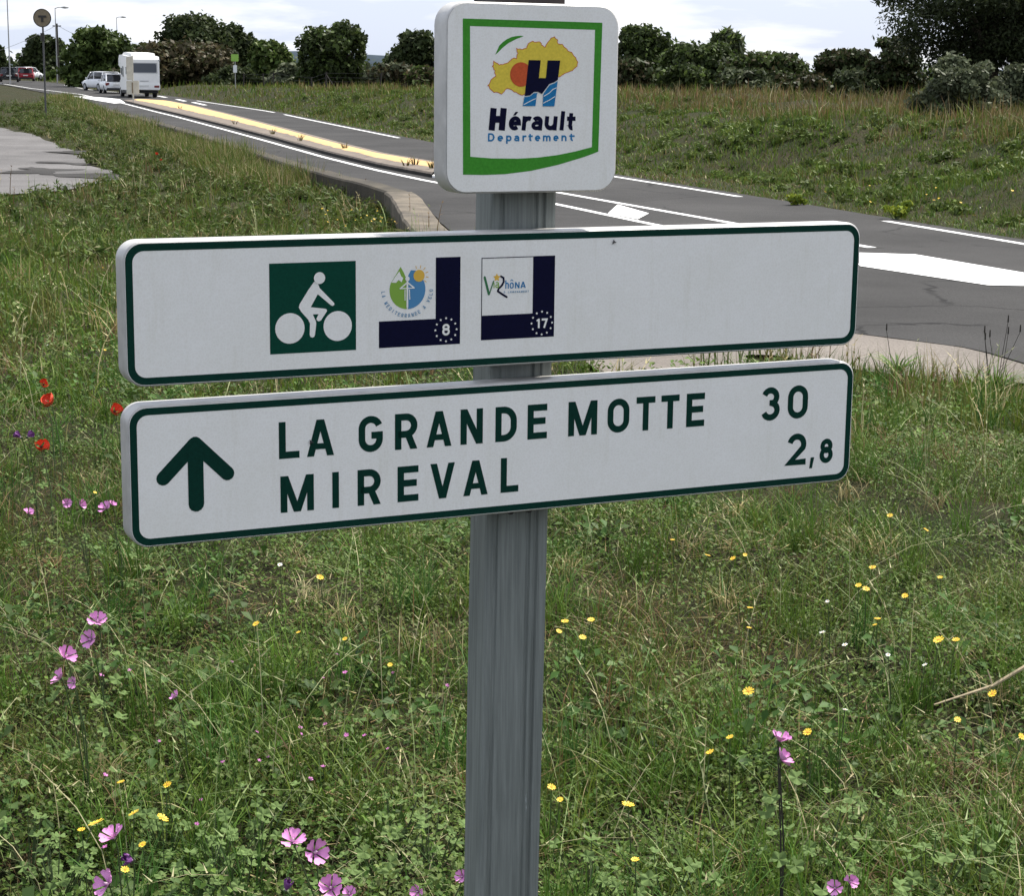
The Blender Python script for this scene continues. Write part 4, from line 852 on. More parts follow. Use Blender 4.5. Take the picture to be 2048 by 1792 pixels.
car('leftmost white estate car beside the white motorhome', MAT['vwhite'], ground_at(203, 186, 163.), math.radians(38), 'estate', 4.2, 1.78, 1.58, G1)
car('white hatchback seen from behind between the estate car and the motorhome', MAT['vwhite'], ground_at(226, 188, 152.), math.radians(20), 'hatch', 4.0, 1.76, 1.52, G1)
def car_at(px, py, Y): p = at(px, py, Y); return (p[0], Y, p[2])
car('black car seen from behind at the left edge of the photo', MAT['vblack'], car_at(19, 163, 196.), math.radians(14), 'sedan', 4.4, 1.82, 1.46, G1)
car('red hatchback seen from behind beside the black car', MAT['vred'], car_at(53, 161.5, 215.), math.radians(12), 'hatch', 3.9, 1.74, 1.46, G1)
car('white car half hidden behind the red hatchback', MAT['vwhite'], car_at(57, 158, 240.), math.radians(-20), 'hatch', 4.2, 1.78, 1.52, G1)

# ------------------------------------------------------------------ trees and shrubs
def leaf_cloud(lobes, n, size, cols, elong=1.6, shell=0.45, droop=0.0, seed=0):
    """lobes [(c, (rx,ry,rz), tint)] -> vertices, triangles, colours of n leaf-sized quads"""
    g = np.random.default_rng(seed); C = np.array([l[0] for l in lobes], float); R_ = np.array([l[1] for l in lobes], float); tint = np.array([l[2] for l in lobes])
    wgt = (R_[:, 0] * R_[:, 2]) ** 1.0; k = g.choice(len(lobes), n, p=wgt / wgt.sum())
    d = g.normal(size=(n, 3)); d /= np.linalg.norm(d, axis=1)[:, None]; rr = g.random(n) ** shell * (0.9 + 0.28 * g.random(n) ** 3) * np.where(g.random(n) < .03, 1.35, 1.0)
    P = C[k] + d * R_[k] * rr[:, None]
    nrm = d * 0.6 + g.normal(size=(n, 3)) * 0.7 + np.array([0, 0, .35]); nrm /= np.linalg.norm(nrm, axis=1)[:, None]
    a = np.cross(nrm, g.normal(size=(n, 3))); a[:, 2] -= droop; a /= np.linalg.norm(a, axis=1)[:, None]; b = np.cross(nrm, a)
    s = size * (0.6 + 0.8 * g.random(n)); A_ = a * (s * elong / 2)[:, None]; B_ = b * (s / 2)[:, None]
    V_ = np.stack([P - A_, P + B_ - A_ * .1, P + A_, P - B_ - A_ * .1], 1).reshape(-1, 3)
    i4 = np.arange(n)[:, None] * 4; T_ = np.concatenate([i4 + np.array([0, 1, 2]), i4 + np.array([0, 2, 3])])
    c = np.array(cols)[g.integers(0, len(cols), n)] * (0.75 + 0.5 * g.random(n))[:, None] * tint[k][:, None]
    return V_, T_, np.repeat(c, 4, axis=0)
def tree(name, label, cat, base, h_, w_, cols, n=6000, leaf=.2, style='round', dens=1.0, seed=1, group=None, trunk=True, elong=1.6, trunk_mat=None):
    g = np.random.default_rng(seed); t = empty(name, tuple(base)); tag(t, label, cat, group); lobes = []; r = w_ / 2
    if style == 'dome': k, z0 = 60, .25
    elif style == 'bush': k, z0 = 46, .0
    elif style == 'pine': k, z0 = 90, .22
    elif style == 'twiggy': k, z0 = 16, .25
    else: k, z0 = 64, .05
    for q in range(k):
        a = g.random() * 2 * math.pi; zz = g.random(); zf = z0 + (1 - z0) * zz
        env = math.sqrt(max(0.03, 1 - (2 * (zz ** .9) - .75) ** 2 * .62)) if style != 'dome' else math.sqrt(max(.05, 1 - zz ** 2.2))
        if style == 'bush': env = math.sqrt(max(.05, 1 - zz ** 2.0))
        rad = r * env * (0.25 + .75 * math.sqrt(g.random())) * .86; lr = r * (.13 + .2 * g.random() ** 1.5) * (1 if style != 'twiggy' else .6)
        lz = min(lr * .85, h_ * .3); zc = min(h_ * zf, h_ - lz * .8)
        lobes.append(((rad * math.cos(a), rad * math.sin(a), max(lz * .6, zc)), (lr, lr, lz * (.62 if style == 'pine' else 1)), .7 + .6 * g.random()))
    lobes.append(((0, 0, h_ * (.25 + z0 * .5)), (r * .7, r * .7, h_ * .33), .7))
    if style in ('round', 'dome', 'pine'):
        for q in range(5): a = g.random() * 6.283; lobes.append(((r * .3 * math.cos(a), r * .3 * math.sin(a), h_ * (.38 + .10 * q)), (r * (.66 - .05 * q), r * (.66 - .05 * q), h_ * .2), .75 + .4 * g.random()))
    V_, T_, c = leaf_cloud(lobes, int(n * dens), leaf, cols, elong, .4 if style != 'twiggy' else .8, seed=seed)
    V_[:, 2] = np.maximum(V_[:, 2], .02 + .0 * V_[:, 2])
    tri_mesh('crown', V_, T_, MAT['leaf'], c, t)
    q = MB(); tr = max(.05, w_ * .028); zt = h_ * max(.35, z0 + .1)
    q.tube([(0, 0, -.3), (tr * .6, 0, zt * .5), (-tr * .4, tr, zt), (0, 0, h_ * .8)], [tr * 1.25, tr, tr * .75, tr * .2], 8)
    for l in lobes[:14]:
        c_ = l[0]; q.tube([(0, 0, zt * (.5 + .4 * g.random())), (c_[0] * .5, c_[1] * .5, (zt + c_[2]) / 2 + .1), c_], [tr * .45, tr * .3, tr * .08], 5, False)
    q.build('trunk', trunk_mat or MAT['bark'], t)
    return t
DK = [(.030, .042, .016), (.040, .056, .020), (.050, .066, .024)]
MD = [(.055, .082, .020), (.075, .108, .028), (.042, .064, .018)]
LT = [(.10, .15, .035), (.075, .12, .028), (.13, .16, .05)]
BR = [(.060, .052, .026), (.050, .054, .022), (.075, .060, .032)]
GG = [(.085, .10, .055), (.11, .125, .07), (.07, .085, .045)]
def put(px, top, wpx, Y, name, label, cat, cols, style='round', n=6000, group=None, seed=1, dens=1, lf=1.0, elong=1.6, tm=None):
    p = at(px, top, Y); b = gz(p[0], Y); h_ = p[2] - b; w_ = wpx * Y / F
    return tree(name, label, cat, (p[0], Y, b), h_, w_, cols, n, .0017 * Y * lf, style, dens, seed, group, True, elong, tm)
GT = 'trees beyond the road'; GS = 'shrubs along the field edge'
put(-8, 92, 50, 255, 'tree', 'small dark tree cut off by the left edge of the photo', 'tree', DK, 'round', 3000, GT, 21)
put(84, 70, 100, 262, 'oak_tree', 'round almost black tree behind the round road sign', 'tree', DK, 'round', 7000, GT, 22)
put(192, 56, 155, 182, 'tree', 'bushy mid green tree left of the white motorhome', 'tree', MD, 'round', 9000, GT, 23)
put(285, 90, 120, 205, 'tree', 'low dark tree directly behind the white motorhome', 'tree', DK + MD[:1], 'round', 5000, GT, 24)
put(385, 31, 190, 205, 'oak_tree', 'tallest dark domed tree right of the white motorhome', 'tree', DK, 'dome', 9000, GT, 25)
put(466, 50, 115, 210, 'oak_tree', 'second dark domed tree just right of the tallest dome', 'tree', DK, 'dome', 6000, GT, 26)
put(365, 86, 225, 168, 'tree', 'wide brownish tree in front of the tall dark domes', 'tree', BR, 'round', 12000, GT, 27)
put(537, 82, 105, 178, 'tree', 'lighter green small tree behind the lime green sign', 'tree', LT + MD, 'round', 6000, GT, 28)
put(668, 45, 165, 150, 'tree', 'rounded dark green tree with pale young leaves on top', 'tree', MD + DK, 'round', 10000, GT, 29)
put(832, 63, 125, 172, 'oak_tree', 'dark domed tree at the left side of the square emblem sign', 'tree', DK, 'dome', 7000, GT, 30)
put(975, 50, 170, 165, 'oak_tree', 'dark tree hidden behind the square emblem sign', 'tree', DK + MD, 'round', 4000, GT, 31)
put(1130, 70, 150, 150, 'tree', 'bushy tree hidden behind the right half of the emblem sign', 'tree', MD, 'round', 4000, GT, 32)
put(1285, 52, 170, 112, 'tree', 'dark green bushy tree right of the square emblem sign', 'tree', DK + MD, 'round', 14000, GT, 33)
put(1400, 88, 210, 106, 'tree', 'broad dark bush tree below the pale twiggy tree', 'tree', DK + MD, 'round', 15000, GT, 34)
put(1457, 58, 95, 116, 'tree', 'pale sparse twiggy tree rising above the dark bushes', 'tree', LT + GG, 'round', 2300, GT, 35, elong=3.0)
put(1540, 106, 200, 97, 'tree', 'low dark green thicket tree left of the gap of sky', 'tree', MD + DK + BR[:1], 'round', 14000, GT, 36)
put(1690, 100, 140, 98, 'tree', 'small dark tree right of the gap of sky', 'tree', DK + BR[:1], 'round', 11000, GT, 37)
put(1790, 74, 140, 78, 'tree', 'ragged dark tree with pale bare stems left of the pine', 'tree', DK + BR[:1], 'round', 11000, GT, 38, 1.0, .9, tm=MAT['palebark'])
put(1995, -190, 470, 64, 'pine_tree', 'large dark pine reaching above the top right corner', 'pine tree', [(.020, .028, .011), (.030, .040, .016), (.038, .048, .02)], 'pine', 64000, GT, 39, 1, .55, 2.8)
put(1925, 112, 200, 50, 'shrub', 'large grey green rounded shrub below the pine', 'shrub', GG, 'bush', 13000, GS, 40, 1, .8, 2.2)
put(2060, 130, 170, 53, 'shrub', 'grey green shrub cut off by the right edge', 'shrub', GG, 'bush', 11000, GS, 41, 1, .8, 2.2)
for k, (px, top, w, Y, cl, lab) in enumerate([(470, 136, 120, 160, DK, 'low dark shrub right of the white motorhome'), (585, 128, 110, 158, GG, 'low grey shrub right of the lime green sign'), (640, 120, 110, 154, DK, 'low dark shrub behind the tallest fence post'), (715, 122, 120, 152, GG, 'grey green shrub right of the tallest fence post'),
        (790, 126, 120, 146, GG + BR, 'brownish shrub near the left side of the emblem sign'), (850, 134, 110, 120, BR + MD, 'low brown green shrub touching the emblem sign'), (1262, 118, 130, 88, DK + BR, 'dark low shrub right of the emblem sign'), (1375, 130, 140, 84, MD + DK, 'low green shrub under the broad bush tree'), (1490, 138, 140, 80, GG + DK, 'low shrub in front of the thicket'),
        (1610, 150, 130, 78, BR + DK, 'low brown shrub below the gap of sky'), (1710, 140, 120, 74, DK + GG, 'low dark shrub between the small tree and ragged tree'), (125, 142, 110, 245, MD, 'low green shrub behind the tall street lamp'), (250, 140, 110, 165, BR + DK, 'low brown shrub behind the white cars')]):
    put(px, top, w, Y, 'shrub', lab, 'shrub', cl, 'bush', 3600, GS, 60 + k, 1, 1.0, 1.8)
# far wood closing the horizon
lob = []
for k in range(150):
    X = -170 + 340 * k / 149; r_ = 4 + 2.5 * random.random(); lob.append(((X, 340 + random.uniform(-12, 12), 1.0 + random.random() * 1.2), (r_, r_, 2.2 + 1.4 * random.random()), .7 + .5 * random.random()))
V_, T_, c = leaf_cloud(lob, 14000, .75, DK + MD, 1.3, .4, seed=99)
tag(tri_mesh('far_wood', V_, T_, MAT['leaf'], c), 'far dark belt of trees closing the horizon', 'woodland', kind='stuff')

# ------------------------------------------------------------------ grass and weeds (nobody could count them)
g_ = np.random.default_rng(5)
def blades(P, h_, w_, az, lean, col, segs, twist=0.6):
    """P (N,3) roots; returns V,T,C"""
    N = len(P); dirx, diry = np.cos(az), np.sin(az); fa = az + math.pi / 2 + g_.normal(size=N) * twist; sx_, sy_ = np.cos(fa), np.sin(fa)
    nv = 2 * segs + 1; V_ = np.empty((N, nv, 3), np.float32); ts = np.linspace(0, 1, segs + 1)
    for k, t in enumerate(ts):
        up = h_ * t * (1 - .42 * np.clip(lean, 0, 1.6) * t); out = h_ * lean * t ** 1.8
        c = np.stack([P[:, 0] + dirx * out, P[:, 1] + diry * out, P[:, 2] + up], 1)
        if k < segs:
            ww = w_ * .5 * (1 - .75 * t ** 1.5); V_[:, 2 * k] = c + np.stack([sx_ * ww, sy_ * ww, 0 * ww], 1); V_[:, 2 * k + 1] = c - np.stack([sx_ * ww, sy_ * ww, 0 * ww], 1)
        else: V_[:, 2 * k] = c
    f = []
    for k in range(segs - 1): a = 2 * k; f += [(a, a + 1, a + 3), (a, a + 3, a + 2)]
    a = 2 * (segs - 1); f.append((a, a + 1, a + 2))
    T_ = (np.arange(N)[:, None, None] * nv + np.array(f)[None]).reshape(-1, 3)
    return V_.reshape(-1, 3), T_, np.repeat(col, nv, axis=0)
def join(parts):
    V_, T_, C_ = [], [], []; k = 0
    for v, t, c in parts: V_.append(v); T_.append(t + k); C_.append(c); k += len(v)
    return np.concatenate(V_), np.concatenate(T_), np.concatenate(C_)
GREEN = np.array([(.082, .138, .018), (.056, .104, .015), (.115, .168, .024), (.062, .122, .022), (.12, .158, .026)])
OLIVE = np.array([(.12, .128, .030), (.10, .10, .026), (.14, .135, .040)])
STRAW = np.array([(.40, .33, .16), (.30, .24, .12), (.46, .40, .22)])
BROWN = np.array([(.15, .095, .045), (.11, .07, .036), (.19, .12, .055)])
def pick(A_, n): return A_[g_.integers(0, len(A_), n)] * (.7 + .6 * g_.random(n))[:, None]
def sample(n, r0, r1, p=1.0, margin=1.1, half=.285):
    """points in the camera's ground wedge, log-spread with distance so that screen density is even"""
    r = np.exp(g_.uniform(math.log(r0), math.log(r1), n)) if p == 1 else (r0 ** p + (r1 ** p - r0 ** p) * g_.random(n)) ** (1 / p)
    x = g_.uniform(-1, 1, n) * (half * r + margin); return x, r
def colour_field(x, y, n):
    """fresh green with olive, dry and bare patches"""
    u = vnoise(x, y, .9, 5) * .6 + vnoise(x, y, .28, 6) * .4; dry = vnoise(x, y, 1.6, 7) * .65 + vnoise(x, y, .35, 8) * .35
    c = pick(GREEN, n); ol = g_.random(n) < ss((u - .45) / .25) * .4; c[ol] = pick(OLIVE, ol.sum())
    st = g_.random(n) < .035 + .15 * ss((dry - .55) / .22); c[st] = pick(STRAW, st.sum()) * .8
    br = g_.random(n) < .03 + .22 * ss((dry - .58) / .2); c[br] = pick(BROWN, br.sum())
    return c, u, dry
def bank_mask(x, y): return x > xR(y)
parts_near, parts_mid, parts_far = [], [], []
# near turf, several layers
def turf(n, r0, r1, hmin, hmax, wid, segs, out, leanmu=.55, p=1.0, keep=None, bright=1.0, half=.285, margin=1.1):
    x, y = sample(n, r0, r1, p, margin, half); ok = ~blocked(x, y)
    if keep is not None: ok &= keep(x, y)
    x, y = x[ok], y[ok]; n = len(x)
    c, u, dry = colour_field(x, y, n); hh = (hmin + (hmax - hmin) * g_.random(n) ** 1.6) * (.18 + 1.7 * (.5 * vnoise(x, y, .6, 9) + .5 * vnoise(x, y, .2, 10)) ** 1.8)
    P = np.stack([x, y, height(x, y) - .01], 1)
    out.append(blades(P, hh, wid * (.6 + .8 * g_.random(n)), g_.random(n) * 6.283, np.abs(g_.normal(leanmu, .35, n)), c * bright, segs))
def bare(x, y): return (vnoise(x, y, .8, 12) * .6 + vnoise(x, y, .22, 13) * .4) < .70
left_road = lambda x, y: x < xL(y)
turf(86000, 3.0, 9.0, .04, .24, .0034, 3, parts_near, .7, 1.0, lambda x, y: left_road(x, y) & bare(x, y))
turf(46000, 3.0, 9.0, .02, .07, .0045, 2, parts_near, 1.1, 1.0, left_road)
turf(7000, .9, 3.2, .05, .2, .0045, 3, parts_near, .7, 1.0, left_road)
turf(85000, 8.5, 22.0, .04, .20, .0075, 2, parts_mid, .65, 1.0, left_road)
turf(26000, 12.0, 40.0, .10, .34, .012, 2, parts_mid, .5, 1.0, left_road, half=.30)
turf(90000, 21.0, 130.0, .12, .45, .016, 1, parts_mid, .4, 1.0, left_road, half=.32)
# tufts: many fine blades fanning from one root
def tufts(n, r0, r1, nb, hh, wid, segs, out, cols, keep, lean=.5, spread=.03, half=.285):
    x, y = sample(n, r0, r1, 1.0, 1.0, half); ok = ~blocked(x, y) & keep(x, y); x, y = x[ok], y[ok]; n = len(x)
    s = .6 + .8 * g_.random(n); k = np.repeat(np.arange(n), nb); m_ = len(k); X = x[k] + g_.normal(size=m_) * spread * s[k]; Y_ = y[k] + g_.normal(size=m_) * spread * s[k]
    P = np.stack([X, Y_, height(X, Y_) - .01], 1); tc_ = pick(cols, n)[k] * (.8 + .4 * g_.random(m_))[:, None]
    out.append(blades(P, hh * s[k] * (.45 + .55 * g_.random(m_)), wid * (.6 + .8 * g_.random(m_)), g_.random(m_) * 6.283, np.abs(g_.normal(lean, .3, m_)), tc_, segs))
FRESH = np.array([(.080, .155, .022), (.060, .135, .026), (.105, .175, .028)])
tufts(300, 3.2, 10, 44, .26, .0032, 3, parts_near, FRESH, left_road, .5, .028)
tufts(110, 3.2, 10, 40, .15, .0035, 3, parts_near, np.concatenate([STRAW, BROWN, OLIVE]), left_road, .8, .03)
tufts(420, 10, 34, 26, .36, .008, 2, parts_mid, np.concatenate([FRESH, OLIVE, GREEN]), left_road, .45, .06)
tufts(200, 10, 34, 22, .40, .008, 2, parts_mid, np.concatenate([STRAW, OLIVE, BROWN]), left_road, .5, .06)
tufts(420, 34, 125, 12, .55, .022, 1, parts_mid, np.concatenate([OLIVE, GREEN, STRAW, BROWN]), left_road, .4, .15, .32)
# pale seed stalks
def stalks(n, r0, r1, hh, wid, out, keep, lean=.6, cols=STRAW, half=.285):
    x, y = sample(n, r0, r1, 1.0, 1.0, half); ok = ~blocked(x, y) & keep(x, y); x, y = x[ok], y[ok]; n = len(x)
    P = np.stack([x, y, height(x, y) - .01], 1); c = pick(cols, n); h2 = hh * (.5 + .8 * g_.random(n)); az = g_.random(n) * 6.283; ln = np.abs(g_.normal(lean, .4, n))
    out.append(blades(P, h2, wid * np.ones(n), az, ln, c, 4, .3))
    # small side spikelets on the upper half
    for q in range(5):
        t = .55 + .09 * q; up = h2 * t * (1 - .42 * np.clip(ln, 0, 1.6) * t); o_ = h2 * ln * t ** 1.8
        Q = np.stack([x + np.cos(az) * o_, y + np.sin(az) * o_, P[:, 2] + up], 1)
        out.append(blades(Q, h2 * .07, wid * 1.7 * np.ones(n), az + g_.normal(size=n) * 1.5, .5 + g_.random(n), c * .95, 1, .3))
PALEG = np.array([(.24, .30, .12), (.32, .33, .17), (.20, .26, .09), (.40, .37, .21)])
stalks(950, 3.2, 9, .32, .0024, parts_near, left_road, .8, PALEG)
stalks(420, 9, 26, .45, .0060, parts_mid, left_road, .6, np.concatenate([PALEG, STRAW]))
stalks(900, 26, 115, .6, .016, parts_mid, left_road, .45, np.concatenate([PALEG, STRAW, BROWN]), .32)
# bank across the road
def bank_turf(n, r0, r1, hmin, hmax, wid, segs, out, cond, cols=None, lean=.5):
    x, y = sample(n, r0, r1, 1.0, 1.5, .31); ok = bank_mask(x, y) & ~blocked(x, y); x, y = x[ok], y[ok]; d = pdist(x, y, RD); ok = cond(d, x, y); x, y = x[ok], y[ok]; n = len(x)
    c, u, dry = colour_field(x * .35, y * .35, n)
    if cols is not None: k = g_.random(n) < .8; c[k] = pick(cols, k.sum())
    hh = (hmin + (hmax - hmin) * g_.random(n) ** 1.4) * (.5 + vnoise(x, y, 1.3, 14)); P = np.stack([x, y, height(x, y) - .02], 1)
    out.append(blades(P, hh, wid * y * (.6 + .8 * g_.random(n)), g_.random(n) * 6.283, np.abs(g_.normal(lean, .3, n)), c, segs))
bank_turf(280000, 17, 120, .06, .20, .00050, 2, parts_far, lambda d, x, y: (d > .05) & (d < 7), None, .7)
bank_turf(130000, 20, 130, .10, .32, .00050, 2, parts_far, lambda d, x, y: (d > 1.3) & (d < 8), np.concatenate([GREEN, GREEN, OLIVE]), .5)
bank_turf(150000, 24, 140, .25, .62, .00042, 2, parts_far, lambda d, x, y: (d > 4.2 + 2.6 * vnoise(x, y, 2.5, 15)) & (d < 22) & (g_.random(x.shape) < .25 + vnoise(x, y, 5.0, 18)), np.concatenate([OLIVE, OLIVE, BROWN, BROWN * 1.3, STRAW * .6]), .35)
bank_turf(70000, 80, 330, .2, .6, .00060, 1, parts_far, lambda d, x, y: d > .3, np.concatenate([GREEN, OLIVE, OLIVE]), .35)
x = None
# dry stems along the top of the bank
def stems(n, r0, r1, hh, out):
    x, y = sample(n, r0, r1, 1.0, 1.5, .31); d = pdist(x, y, RD); ok = bank_mask(x, y) & (d > 5.5) & (d < 13); x, y = x[ok], y[ok]; n = len(x)
    P = np.stack([x, y, height(x, y)], 1); out.append(blades(P, hh * (.5 + .8 * g_.random(n)), .00055 * y, g_.random(n) * 6.283, np.abs(g_.normal(.15, .15, n)), pick(np.concatenate([STRAW, BROWN * 1.5]), n), 3, .3))
stems(1300, 26, 110, .62, parts_far)
def along_wall(n, hmin, hmax, o0, o1, cols, wid):
    y = np.exp(g_.uniform(math.log(39), math.log(128), n)); y = y[g_.random(n) < .10 + .90 * ss((y - 40) / 4)]; n = len(y); x = xL(y) - (o0 + (o1 - o0) * g_.random(n)); P = np.stack([x, y, height(x, y) - .02], 1)
    h2 = (hmin + (hmax - hmin) * g_.random(n)) * (.55 + .75 * vnoise(x, y, 1.9, 17)); parts_mid.append(blades(P, h2, wid * y * (.6 + .8 * g_.random(n)), g_.random(n) * 6.283, np.abs(g_.normal(.35, .25, n)), pick(cols, n), 2))
along_wall(24000, .22, .50, .34, 2.2, np.concatenate([OLIVE, OLIVE, GREEN, STRAW * .8]), .00045)
along_wall(15000, .45, .85, .26, 1.9, np.concatenate([OLIVE, GREEN, STRAW * .8]), .00035)
for nm, pr, lab in (('verge_grass', parts_near, 'mixed green and dry grass around the signpost'), ('meadow_grass', parts_mid, 'longer meadow grass between the signpost and the road'), ('bank_grass', parts_far, 'rough green and brown grass on the bank across the road')):
    V_, T_, c = join(pr); tag(tri_mesh(nm, V_, T_, MAT['grass'], c), lab, 'grass', kind='stuff')

# low leafy weeds: little folded leaves in rosettes
def weeds(name, label, n, nl, r0, r1, size, cols, hmax, keep, seed):
    x, y = sample(n, r0, r1, 1.0, 1.0); ok = ~blocked(x, y) & keep(x, y); x, y = x[ok], y[ok]; n = len(x); k = np.repeat(np.arange(n), nl); m_ = len(k)
    rad = .02 + .075 * np.sqrt(g_.random(m_)); az = g_.random(m_) * 6.283; X = x[k] + np.cos(az) * rad; Y_ = y[k] + np.sin(az) * rad; Z = height(X, Y_) + hmax * (.15 + .85 * g_.random(m_)) * (.08 + 1.6 * (.55 * vnoise(x, y, .35, 22) + .45 * g_.random(n)) ** 2.0)[k]
    s = size * (.5 + .8 * g_.random(m_)); tl = g_.normal(0, .55, m_); a = np.stack([np.cos(az), np.sin(az), .35 + tl], 1); a /= np.linalg.norm(a, axis=1)[:, None]; b = np.stack([-np.sin(az), np.cos(az), g_.normal(0, .3, m_)], 1)
    C_ = np.stack([X, Y_, Z], 1); fold = np.array([0, 0, 1.0]) * (s * .16)[:, None]
    V_ = np.stack([C_ - a * (s * .5)[:, None], C_ + b * (s * .36)[:, None] + fold, C_ + a * (s * .55)[:, None], C_ - b * (s * .36)[:, None] + fold], 1).reshape(-1, 3)
    i4 = np.arange(m_)[:, None] * 4; T_ = np.concatenate([i4 + np.array([0, 1, 2]), i4 + np.array([0, 2, 3])])
    c = pick(cols, n)[k] * (.75 + .5 * g_.random(m_))[:, None]
    tag(tri_mesh(name, V_, T_, MAT['grass'], np.repeat(c, 4, axis=0)), label, 'weeds', kind='stuff')
WEED = np.array([(.070, .130, .020), (.095, .155, .028), (.050, .105, .016), (.12, .17, .040), (.085, .125, .024), (.14, .175, .06)])
patchy = lambda x, y: left_road(x, y) & ((vnoise(x, y, .7, 21) > .42) | (g_.random(x.shape) < .35))
weeds('leafy_weeds', 'small leafy weeds low in the verge grass', 6600, 28, 3.1, 9.5, .0135, WEED * .9, .16, patchy, 1)
weeds('broad_weeds', 'broader dark green weed leaves in patches of the verge', 900, 16, 3.1, 11, .034, np.array([(.045, .095, .020), (.06, .115, .028), (.08, .13, .04)]), .17, lambda x, y: left_road(x, y) & (vnoise(x, y, 1.1, 27) > .55), 3)
weeds('clover_patch', 'fine clover leaves spread through the meadow grass', 4200, 16, 9, 34, .032, WEED, .15, patchy, 2)
x, y = sample(9000, 17, 110, 1.0, 1.5, .31); ok = bank_mask(x, y); x, y = x[ok], y[ok]; d = pdist(x, y, RD); ok = (d > 1.0) & (d < 9) & (vnoise(x, y, 2.2, 41) > .25); x, y = x[ok], y[ok]; zz = height(x, y); lob = []
for k in range(len(x)):
    r_ = (.05 + .12 * random.random() ** 2) * (1 + y[k] / 60); lob.append(((x[k], y[k], zz[k] + r_ * .25), (r_, r_, r_ * .55), .7 + .6 * random.random()))
V_, T_, c = leaf_cloud(lob, 88000, .038, [(.095, .14, .025), (.075, .12, .022), (.12, .15, .035), (.09, .12, .04)], 3.2, .7, seed=77)
tag(tri_mesh('bank_herbs', V_, T_, MAT['leaf'], c), 'low leafy herb mounds on the bank across the road', 'herbs', kind='stuff')
x, y = sample(9000, 20, 120, 1.0, 1.5, .32); ok = (x < xL(y) - .5) & ~in_poly(x, y, LANE); x, y = x[ok], y[ok]; dl_ = pdist(x, y, LD); ok = (vnoise(x, y, 2.0, 44) > .3) | (dl_ < 3); x, y, dl_ = x[ok], y[ok], dl_[ok]; zz = height(x, y); lob = []
for k in range(len(x)):
    r_ = (.07 + .12 * random.random() ** 2) * (1 + y[k] / 60) * (1.3 if dl_[k] < 2.5 and y[k] > 40 else 1); lob.append(((x[k], y[k], zz[k] + r_ * .35), (r_, r_, r_ * .8), .65 + .6 * random.random()))
V_, T_, c = leaf_cloud(lob, 95000, .031, [(.075, .12, .022), (.055, .095, .018), (.10, .125, .03), (.12, .12, .045), (.085, .11, .03)], 4.5, .8, seed=78)
tag(tri_mesh('verge_herbs', V_, T_, MAT['leaf'], c), 'dense weedy herbs between the pale side lane and the road', 'herbs', kind='stuff')
# dead litter lying flat
x, y = sample(9000, 3.1, 12); ok = ~blocked(x, y) & left_road(x, y) & (vnoise(x, y, .6, 31) > .5); x, y = x[ok], y[ok]; n = len(x)
az = g_.random(n) * 6.283; ln_ = .03 + .12 * g_.random(n) ** 2; P = np.stack([x, y, height(x, y) + .012 + .03 * g_.random(n)], 1); e = np.stack([np.cos(az), np.sin(az), g_.normal(0, .2, n)], 1) * ln_[:, None]; s_ = np.stack([-np.sin(az), np.cos(az), 0 * az], 1) * .0022
V_ = np.stack([P - s_, P + s_, P + e], 1).reshape(-1, 3); T_ = np.arange(3 * n).reshape(-1, 3)
tag(tri_mesh('dry_litter', V_, T_, MAT['grass'], np.repeat(pick(np.concatenate([STRAW, BROWN]), n), 3, axis=0)), 'dry brown stalks and litter lying between the grass', 'plant litter', kind='stuff')

# ------------------------------------------------------------------ flowers: every bloom stands where the sight line meets its height
MAT['mallow'] = mat('mallow_petal', (0.50, 0.16, 0.44), 0.6, noise=(150, 0.3)); MAT['mallowdark'] = mat('mallow_dark_petal', (0.20, 0.06, 0.24), 0.6, noise=(150, 0.3))
MAT['stamen'] = mat('pale_stamen', (0.6, 0.45, 0.55), 0.6); MAT['stem'] = mat('green_stem', (0.06, 0.09, 0.03), 0.7); MAT['darkstem'] = mat('dark_stem', (0.035, 0.03, 0.025), 0.8); MAT['mleaf'] = mat('mallow_leaf', (0.10, 0.155, 0.045), 0.7, spec=0.12, noise=(60, 0.35))
MAT['poppy'] = mat('poppy_petal', (0.62, 0.065, 0.025), 0.55, noise=(80, 0.2)); MAT['poppyeye'] = mat('poppy_centre', (0.02, 0.015, 0.02), 0.7)
MAT['daisy'] = mat('yellow_ray', (0.80, 0.52, 0.03), 0.6, noise=(120, 0.15)); MAT['disk'] = mat('orange_disk', (0.55, 0.26, 0.02), 0.8); MAT['whitefl'] = mat('white_petal', (0.7, 0.7, 0.66), 0.6)
MAT['pinkfl'] = mat('small_pink_petal', (0.45, 0.12, 0.36), 0.6); MAT['spurge'] = mat('yellow_green_bract', (0.30, 0.34, 0.03), 0.6, noise=(20, .3)); MAT['stick'] = mat('dry_stick', (0.36, 0.29, 0.18), 0.8, noise=(30, .3))
def petal_mesh(name, L_, W_, notch, curl, mt):
    rows = [(0.02, .10), (.25, .26), (.5, .58), (.72, .90), (.86, 1.0)]; vs = []; fs = []
    for t, w in rows:
        for j in range(5):
            u = j / 2 - 1; vs.append((u * w * W_ / 2, t * L_, curl * t * t + .10 * W_ * u * u * w))
    for j in range(5):
        u = j / 2 - 1; vs.append((u * .86 * W_ / 2, L_ * (.90 if abs(u) == 1 else 1.0 if u != 0 else 1 - notch), curl + .08 * W_ * u * u))
    for k in range(5):
        for j in range(4): a = k * 5 + j; fs.append((a, a + 1, a + 6, a + 5))
    me = bpy.data.meshes.new(name); me.from_pydata(vs, [], fs); me.materials.append(mt); me.update(); return me
PM = petal_mesh('petal', .027, .0225, .12, .006, MAT['mallow']); PMD = petal_mesh('petal', .022, .015, .12, .012, MAT['mallowdark'])
